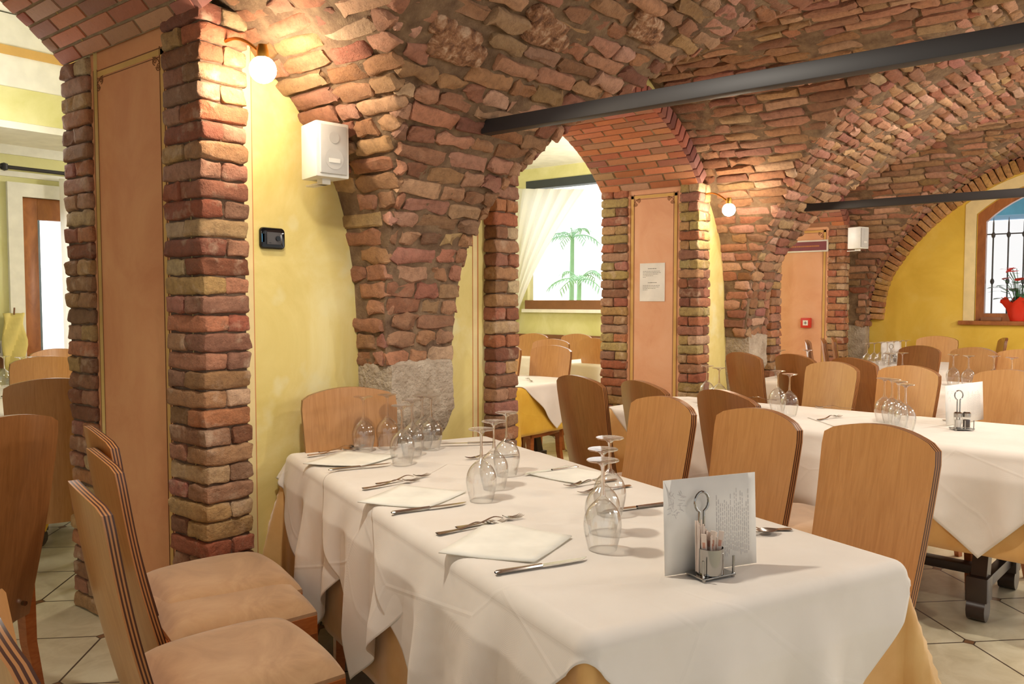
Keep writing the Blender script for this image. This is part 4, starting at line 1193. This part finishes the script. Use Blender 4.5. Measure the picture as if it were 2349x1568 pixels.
p = atY(603, 160, 2.50); lamp(p.x, p.y, p.z, p.x - .03, 2.775, 'glowing globe wall lamp beside the nearest brick pillar', 'bulb')
p = atY(1672, 481, 2.50); lamp(p.x, p.y, p.z, p.x + .05, 2.775, 'glowing globe wall lamp beside the second brick pillar', 'bulb_far')
# speakers
def speaker(x, y, z, rz, label, s=1.0):
    o = thing('wall_speaker', label, 'speaker', (x, y, z), rz, 'white wall speakers'); o.scale = (s, s, s)
    b = nb(); slab(b, [(-.072, -.07), (.072, -.07), (.055, .075), (-.055, .075)], 'z', -.105, .105)
    bmesh.ops.bevel(b, geom=b.edges[:], offset=.008, segments=2, affect='EDGES', profile=.6); add('cabinet', mesh_of(b, 'cabinet', ['white_plastic']), o)
    b = nb(); box(b, -.058, .058, -.079, -.069, -.092, .092, bev=.005); gr = add('grille', mesh_of(b, 'grille', ['grille']), o)
    b = nb()
    tube(b, [(0, -.080, .045), (0, -.0805, .045)], .022, 20); tube(b, [(0, -.080, -.035), (0, -.0805, -.035)], .040, 24)
    add('driver', mesh_of(b, 'driver', ['grille']), gr)
    b = nb(); box(b, -.024, .024, -.0825, -.081, -.050, -.034); add('badge', mesh_of(b, 'badge', ['white_plastic']), gr)
    b = nb(); box(b, -.018, .018, -.02, .02, -.125, -.104); box(b, -.018, .018, .0, .105, -.125, -.118); add('bracket', mesh_of(b, 'bracket', ['white_plastic']), o)
    return o
p = atY(742, 349, 2.60); speaker(p.x, p.y, p.z, math.radians(-8), 'white speaker box on the yellow wall left of the big brick pier')
p = atY(1968, 546, 2.46); speaker(p.x, p.y, p.z, math.radians(-18), 'small white speaker box in the far corner beside the yellow end wall')
# switch plate
p = atY(622, 547, YW)
o = thing('switch_plate', 'glossy black light switch on the yellow wall below the lamp', 'light switch', (p.x, YW - .002, p.z))
b = nb(); rr_ = []
for (cx_, cz_, a0) in ((.040, .026, 0), (-.040, .026, 90), (-.040, -.026, 180), (.040, -.026, 270)):
    for q in range(7): a_ = math.radians(a0 + 15 * q); rr_.append((cx_ + .016 * math.cos(a_), cz_ + .016 * math.sin(a_)))
rr_ = [rr_]; outer = rr_[0]
lay = [[(x_ * s_, y_, z_ * s2) for x_, z_ in outer + outer[:1]] for y_, s_, s2 in ((0, 1, 1), (-.006, 1, 1), (-.011, .96, .94), (-.0125, .88, .84), (-.0125, .3, .3))]
g_ = sheet(b, lay); b.faces.new(g_[-1][:-1])
add('frame', mesh_of(b, 'frame', ['black_gloss']), o)
b = nb(); box(b, -.031, .033, -.0165, -.010, -.024, .024, bev=.002); add('switch_insert', mesh_of(b, 'switch_insert', ['black_matt']), o)
b = nb(); tube(b, [(.018, -.0165, 0), (.018, -.021, 0)], .010, 18); box(b, -.023, -.013, -.0172, -.016, -.019, -.017); add('knob', mesh_of(b, 'knob', ['black_gloss']), o)
b = nb(); box(b, -.052, -.040, -.0125, -.0118, -.016, .016); add('indicator', mesh_of(b, 'indicator', ['blue']), o)
# notice
a = atX(1468, 648, 5.488); c = atX(1525, 646, 5.488)
o = thing('notice_sheet', 'white typed notice pinned to the peach panel', 'notice', (5.489, (a.y + c.y) / 2, (a.z + c.z) / 2 ))
w = abs(a.y - c.y) / 2; h = .142
b = nb(); box(b, -.003, 0, -w, w, -h, h); add('sheet', mesh_of(b, 'sheet', ['paper']), o)
b = nb(); rr = random.Random(3)
def textline(z, y0, y1, hh, xx=-.0036):
    y = y0
    while y > y1:
        l = rr.uniform(.006, .018); e = max(y - l, y1); b.faces.new([b.verts.new(v) for v in ((xx, y, z), (xx, e, z), (xx, e, z + hh), (xx, y, z + hh))]); y = e - .003
textline(.098, .035, -.035, .006); textline(-.006, .035, -.038, .006)
for k, (e, st) in enumerate(((-.066, 1), (-.072, 1), (-.05, 1), (-.01, 1), (.055, 1))): textline(.080 - .011 * k, .078, e, .0035)
for k, e in enumerate((-.064, -.06, -.03, .04)): textline(-.026 - .011 * k, .078, e, .0035)
add('typed_text', mesh_of(b, 'typed_text', ['ink']), o)
# red sign and alarm on the far panel
p = atX(1848, 565, 8.815)
o = thing('wall_sign', 'dark red sign in a white frame high on the far peach panel', 'sign', (8.813, p.y, p.z))
b = nb(); box(b, -.012, 0, -.24, .24, -.062, .062, bev=.002); add('frame', mesh_of(b, 'frame', ['white_plastic']), o)
b = nb(); box(b, -.0135, -.011, -.222, .222, -.046, .046); add('sign_face', mesh_of(b, 'sign_face', ['maroon']), o)
b = nb(); rr = random.Random(9)
textline(-.008, .15, -.15, .014, -.0142); add('lettering', mesh_of(b, 'lettering', ['rust']), o)
p = atX(1851, 740, 8.815)
o = thing('fire_alarm', 'small red fire alarm call point on the far peach panel', 'fire alarm', (8.813, p.y, p.z))
b = nb(); box(b, -.045, 0, -.052, .052, -.052, .052, bev=.006); add('housing', mesh_of(b, 'housing', ['red']), o)
b = nb(); box(b, -.0475, -.044, -.027, .027, -.027, .027, bev=.001); add('glass_plate', mesh_of(b, 'glass_plate', ['paper']), o)
b = nb(); box(b, -.0485, -.0473, -.016, .016, -.003, .003); box(b, -.0485, -.0473, -.003, .003, -.016, .016); add('mark', mesh_of(b, 'mark', ['black_matt']), o)
# potted red plant on the far sill
o = thing('potted_plant', 'red flowering plant in crinkled red wrap on the far window sill', 'plant', (XE + .08, 1.24, WZ0 + .003))
b = nb(); rows = []
for k, (r, z) in enumerate(((.07, 0), (.085, .06), (.10, .13), (.135, .19), (.15, .21))):
    rows.append([(r * (1 + .13 * math.sin(5 * t + k) * k / 4) * math.cos(t) * .75, r * (1 + .13 * math.sin(7 * t) * k / 4) * math.sin(t), z + .03 * math.sin(6 * t) * k / 4) for t in [2 * PI * q / 30 for q in range(31)]])
sheet(b, rows); w_ = add('wrap', mesh_of(b, 'wrap', ['wrap']), o)
rr = random.Random(5)
def leafshape(b, p, d, L, W, mat=0):
    d = Vector(d).normalized(); s_ = d.cross(Vector((0, 0, 1))); s_ = s_.normalized() if s_.length > .1 else Vector((1, 0, 0)); up = s_.cross(d)
    L_ = [b.verts.new(Vector(p) + d * L * t + s_ * W * q * math.sin(PI * min(1, .12 + t * .88)) - up * (.25 * L * t * t) ) for t in (0, .3, .6, 1) for q in (-1, 0, 1)]
    for i in range(3):
        for j in range(2): b.faces.new((L_[i * 3 + j], L_[i * 3 + j + 1], L_[i * 3 + j + 4], L_[i * 3 + j + 3])).material_index = mat
b = nb(); fl = nb(); st = nb()
for k in range(26):
    a_ = rr.uniform(0, 2 * PI); r = rr.uniform(.03, .19); z = rr.uniform(.2, .40); p = Vector((r * math.cos(a_) * .5, r * math.sin(a_), z))
    tube(st, [(0, 0, .08), p * .5 + Vector((0, 0, .12)), p], .003, 5); leafshape(b, p, (math.cos(a_), math.sin(a_), .1), .12, .055)
for k in range(13):
    a_ = rr.uniform(0, 2 * PI); r = rr.uniform(.02, .17); z = rr.uniform(.28, .52); p = Vector((r * math.cos(a_) * .4, r * math.sin(a_), z))
    tube(st, [(0, 0, .08), p * .5 + Vector((0, 0, .16)), p], .003, 5); leafshape(fl, p, (rr.uniform(-.5, .5), rr.uniform(-1, 1), .2), .085, .05)
add('leaves', mesh_of(b, 'leaves', ['leaf']), o); add('flowers', mesh_of(fl, 'flowers', ['petal']), o); add('stems', mesh_of(st, 'stems', ['leaf']), o)
b = nb(); box(b, -.05, .03, -.09, .09, 0, .035, bev=.004)
q = obj('low_box', b, 'wood_rail'); q.location = (XE + .03, 1.46, WZ0 + .003); tag(q, 'low brown box on the far window sill left of the red plant', 'box')
# palm outside the bright window
def palm(x, y, h, label, seed, n=10, fl_=.42):
    rr = random.Random(seed); o = thing('palm_tree', label, 'palm', (x, y, 0), 0, 'palms outside the bright window')
    b = nb(); tube(b, [(0, 0, 0), (.05, .05, h * .5), (0, 0, h)], [.05, .04, .03], 8); add('trunk', mesh_of(b, 'trunk', ['leaf_pale']), o)
    b = nb()
    for k in range(n):
        a_ = 2 * PI * k / n + rr.uniform(-.2, .2); el = rr.uniform(.2, 1.1)
        pts = [Vector((math.cos(a_) * math.cos(el) * fl_ * t, math.sin(a_) * math.cos(el) * fl_ * t, h + fl_ * (math.sin(el) * t - .55 * t * t))) for t in [q / 8 for q in range(9)]]
        tube(b, pts, .008, 4)
        for i in range(2, 9):
            d = pts[i] - pts[i - 1]; s_ = d.cross(Vector((0, 0, 1))).normalized()
            for sg in (-1, 1): leafshape(b, pts[i], s_ * sg + d.normalized() * .8 - Vector((0, 0, .3)), .15, .011)
    add('fronds', mesh_of(b, 'fronds', ['leaf_pale']), o)
palm(9.2, 6.25, 1.62, 'pale low palm with fan leaves outside the bright window', 3)
palm(9.8, 6.78, 2.25, 'taller pale palm outside the bright window', 8)
# curtains
def curtain(name, pts0, pts1, z0, z1, label, pinch=None, n=60):
    b = nb(); rows = []
    for k in range(13):
        t = k / 12; z = z1 + (z0 - z1) * t; r = []
        for i in range(n + 1):
            u = i / n; g_ = 1
            if pinch: g_ = 1 - pinch * min(1, t) ** 1.5
            x = pts0[0] + (pts1[0] - pts0[0]) * u * g_; y = pts0[1] + (pts1[1] - pts0[1]) * u * g_
            nx, ny = pts1[1] - pts0[1], pts0[0] - pts1[0]; L = math.hypot(nx, ny)
            w = .022 * math.sin(u * 48 + .6 * math.sin(t * 3)); r.append((x + nx / L * w, y + ny / L * w, z))
        rows.append(r)
    sheet(b, rows); me = mesh_of(b, name, ['curtain']); o = add(name, me, None); tag(o, label, 'curtain'); return o
curtain('curtain', (2.76, YB - .10), (3.8, YB - .10), .12, 2.27, 'sheer white curtain half covering the glass door on the left')
b = nb(); rows = []
for k in range(15):
    t = k / 14; r = []
    for i in range(31):
        u = i / 30; y = 6.60 - (1.1 * (1 - t) ** 1.6 + .05) * u * 1.0 - .02; z = 2.75 - 2.0 * t
        if t > .6: z = 2.75 - 2.0 * t
        r.append((XB - .12 + .02 * math.sin(u * 40), y, z - .1 * u * (1 - t)))
    rows.append(r)
sheet(b, rows); o = add('curtain', mesh_of(b, 'curtain', ['curtain']), None); tag(o, 'white curtain swept aside at the left of the bright window', 'curtain')
b = nb(); tube(b, [(1.9, YB - .02, 2.26), (1.95, YB - .12, 2.31), (2.3, YB - .12, 2.31), (4.3, YB - .12, 2.31)], .014, 8)
for x_ in (2.8, 2.95, 3.1): tube(b, [(x_, YB - .12 + .022 * math.sin(t), 2.31 + .022 * math.cos(t)) for t in [2 * PI * q / 10 for q in range(11)]], .003, 5)
lathe(b, [(.0, -.03), (.025, -.02), (.025, .02), (0, .03)], 10, (2.38, YB - .12, 2.31))
tag(obj('curtain_rod', b, 'iron'), 'black curtain rod above the glass door', 'curtain rod')
# things by the left wall
a = atY(33, 790, YB - .06)
o = thing('paper_bag', 'yellow crumpled paper bag hanging on the lime wall', 'bag', (a.x, YB - .06, a.z))
b = nb(); rows = []
for k in range(13):
    t = k / 12; rows.append([((-.075 + .15 * i / 10) * (1 - .08 * math.sin(t * 9)) + .006 * math.sin(9 * t + i), -.012 * math.sin(i * .9 + k) - .01, .23 - .47 * t) for i in range(11)])
sheet(b, rows); q = add('bag_body', mesh_of(b, 'bag_body', ['bag']), o); md = q.modifiers.new('t', 'SOLIDIFY'); md.thickness = .012
b = nb(); tube(b, [(.0, -.01, .22), (.0, -.02, .27)], .006, 6); add('tie_string', mesh_of(b, 'tie_string', ['wood_rail']), o)
a = atY(6, 800, YB - .06)
o = thing('wall_socket', 'small black and white socket plate at the left edge of the lime wall', 'socket', (a.x, YB - .03, a.z))
b = nb(); box(b, -.07, .05, -.012, 0, -.05, .06, bev=.003); add('plate', mesh_of(b, 'plate', ['white_plastic']), o)
b = nb(); box(b, -.04, -.01, -.016, -.011, -.03, .04); box(b, .005, .03, -.016, -.011, -.03, .04); add('switch_insert', mesh_of(b, 'switch_insert', ['black_matt']), o)
a = at(20, 872, TOP); ware('table_fork', FK, (2, 872), (42, 880), 'fork on the back table by the glass door', 'fork', 'cutlery in the left room')
ware('table_knife', KN, (0, 912), (50, 901), 'knife on the front table in the left opening', 'knife', 'cutlery in the left room')
ware('table_fork', FK, (1222, 876), (1206, 868), 'fork on the near table of the bright room', 'fork', 'cutlery in the bright room')

# ------------------------------------------------------------------ light
wd = bpy.data.worlds.new('world'); sc.world = wd; wd.use_nodes = True
wt_ = wd.node_tree; tc = wt_.nodes.new('ShaderNodeTexCoord'); dp = wt_.nodes.new('ShaderNodeVectorMath'); dp.operation = 'DOT_PRODUCT'
dp.inputs[1].default_value = (.7, .7, .1); wt_.links.new(tc.outputs['Generated'], dp.inputs[0])
mr = wt_.nodes.new('ShaderNodeMapRange'); mr.inputs[1].default_value = -.1; mr.inputs[2].default_value = .35
mr.inputs[3].default_value = .62; mr.inputs[4].default_value = 2.2; wt_.links.new(dp.outputs['Value'], mr.inputs[0])
wt_.nodes['Background'].inputs[0].default_value = (1.0, .98, .95, 1)      # daylight beyond the windows, a dim hall on the camera's side
wt_.links.new(mr.outputs[0], wt_.nodes['Background'].inputs[1])
def point(x, y, z, w, r=.15, c=(1, .93, .83)):
    l = bpy.data.lights.new('fill_light', 'POINT'); l.energy = w; l.shadow_soft_size = r; l.color = c
    o = link(bpy.data.objects.new('fill_light', l)); o.location = (x, y, z)
def spot(x, y, z, tx, ty, w):
    l = bpy.data.lights.new('fill_spot', 'SPOT'); l.energy = w; l.shadow_soft_size = .05; l.spot_size = 2.5; l.spot_blend = .5; l.color = (1, .92, .80)
    o = link(bpy.data.objects.new('fill_spot', l)); o.location = (x, y, z)
    o.rotation_euler = (Vector((tx, ty, .75)) - Vector((x, y, z))).to_track_quat('-Z', 'Y').to_euler()
# unseen fill lights added to brighten the vaulted room
spot(1.35, 1.65, 2.4, 1.95, 1.3, 58)
spot(3.6, .8, 2.6, 4.2, 1.2, 62); spot(5.9, .15, 2.6, 6.6, 1.4, 90)      # unseen spots added above the tables to brighten them
for x, w in ((1.9, 10), (4.0, 44), (6.0, 48), (8.2, 70)): point(x, -.75, 2.15, w)
# unseen fill points added to brighten the neighbouring room
for x, y, w in ((1.6, 4.6, 16), (4.6, 5.0, 60), (7.6, 4.2, 60)): point(x, y, 2.2, w, .2, (1, .95, .88))
sc.view_settings.view_transform = 'Standard'
sc.view_settings.exposure = 0.35
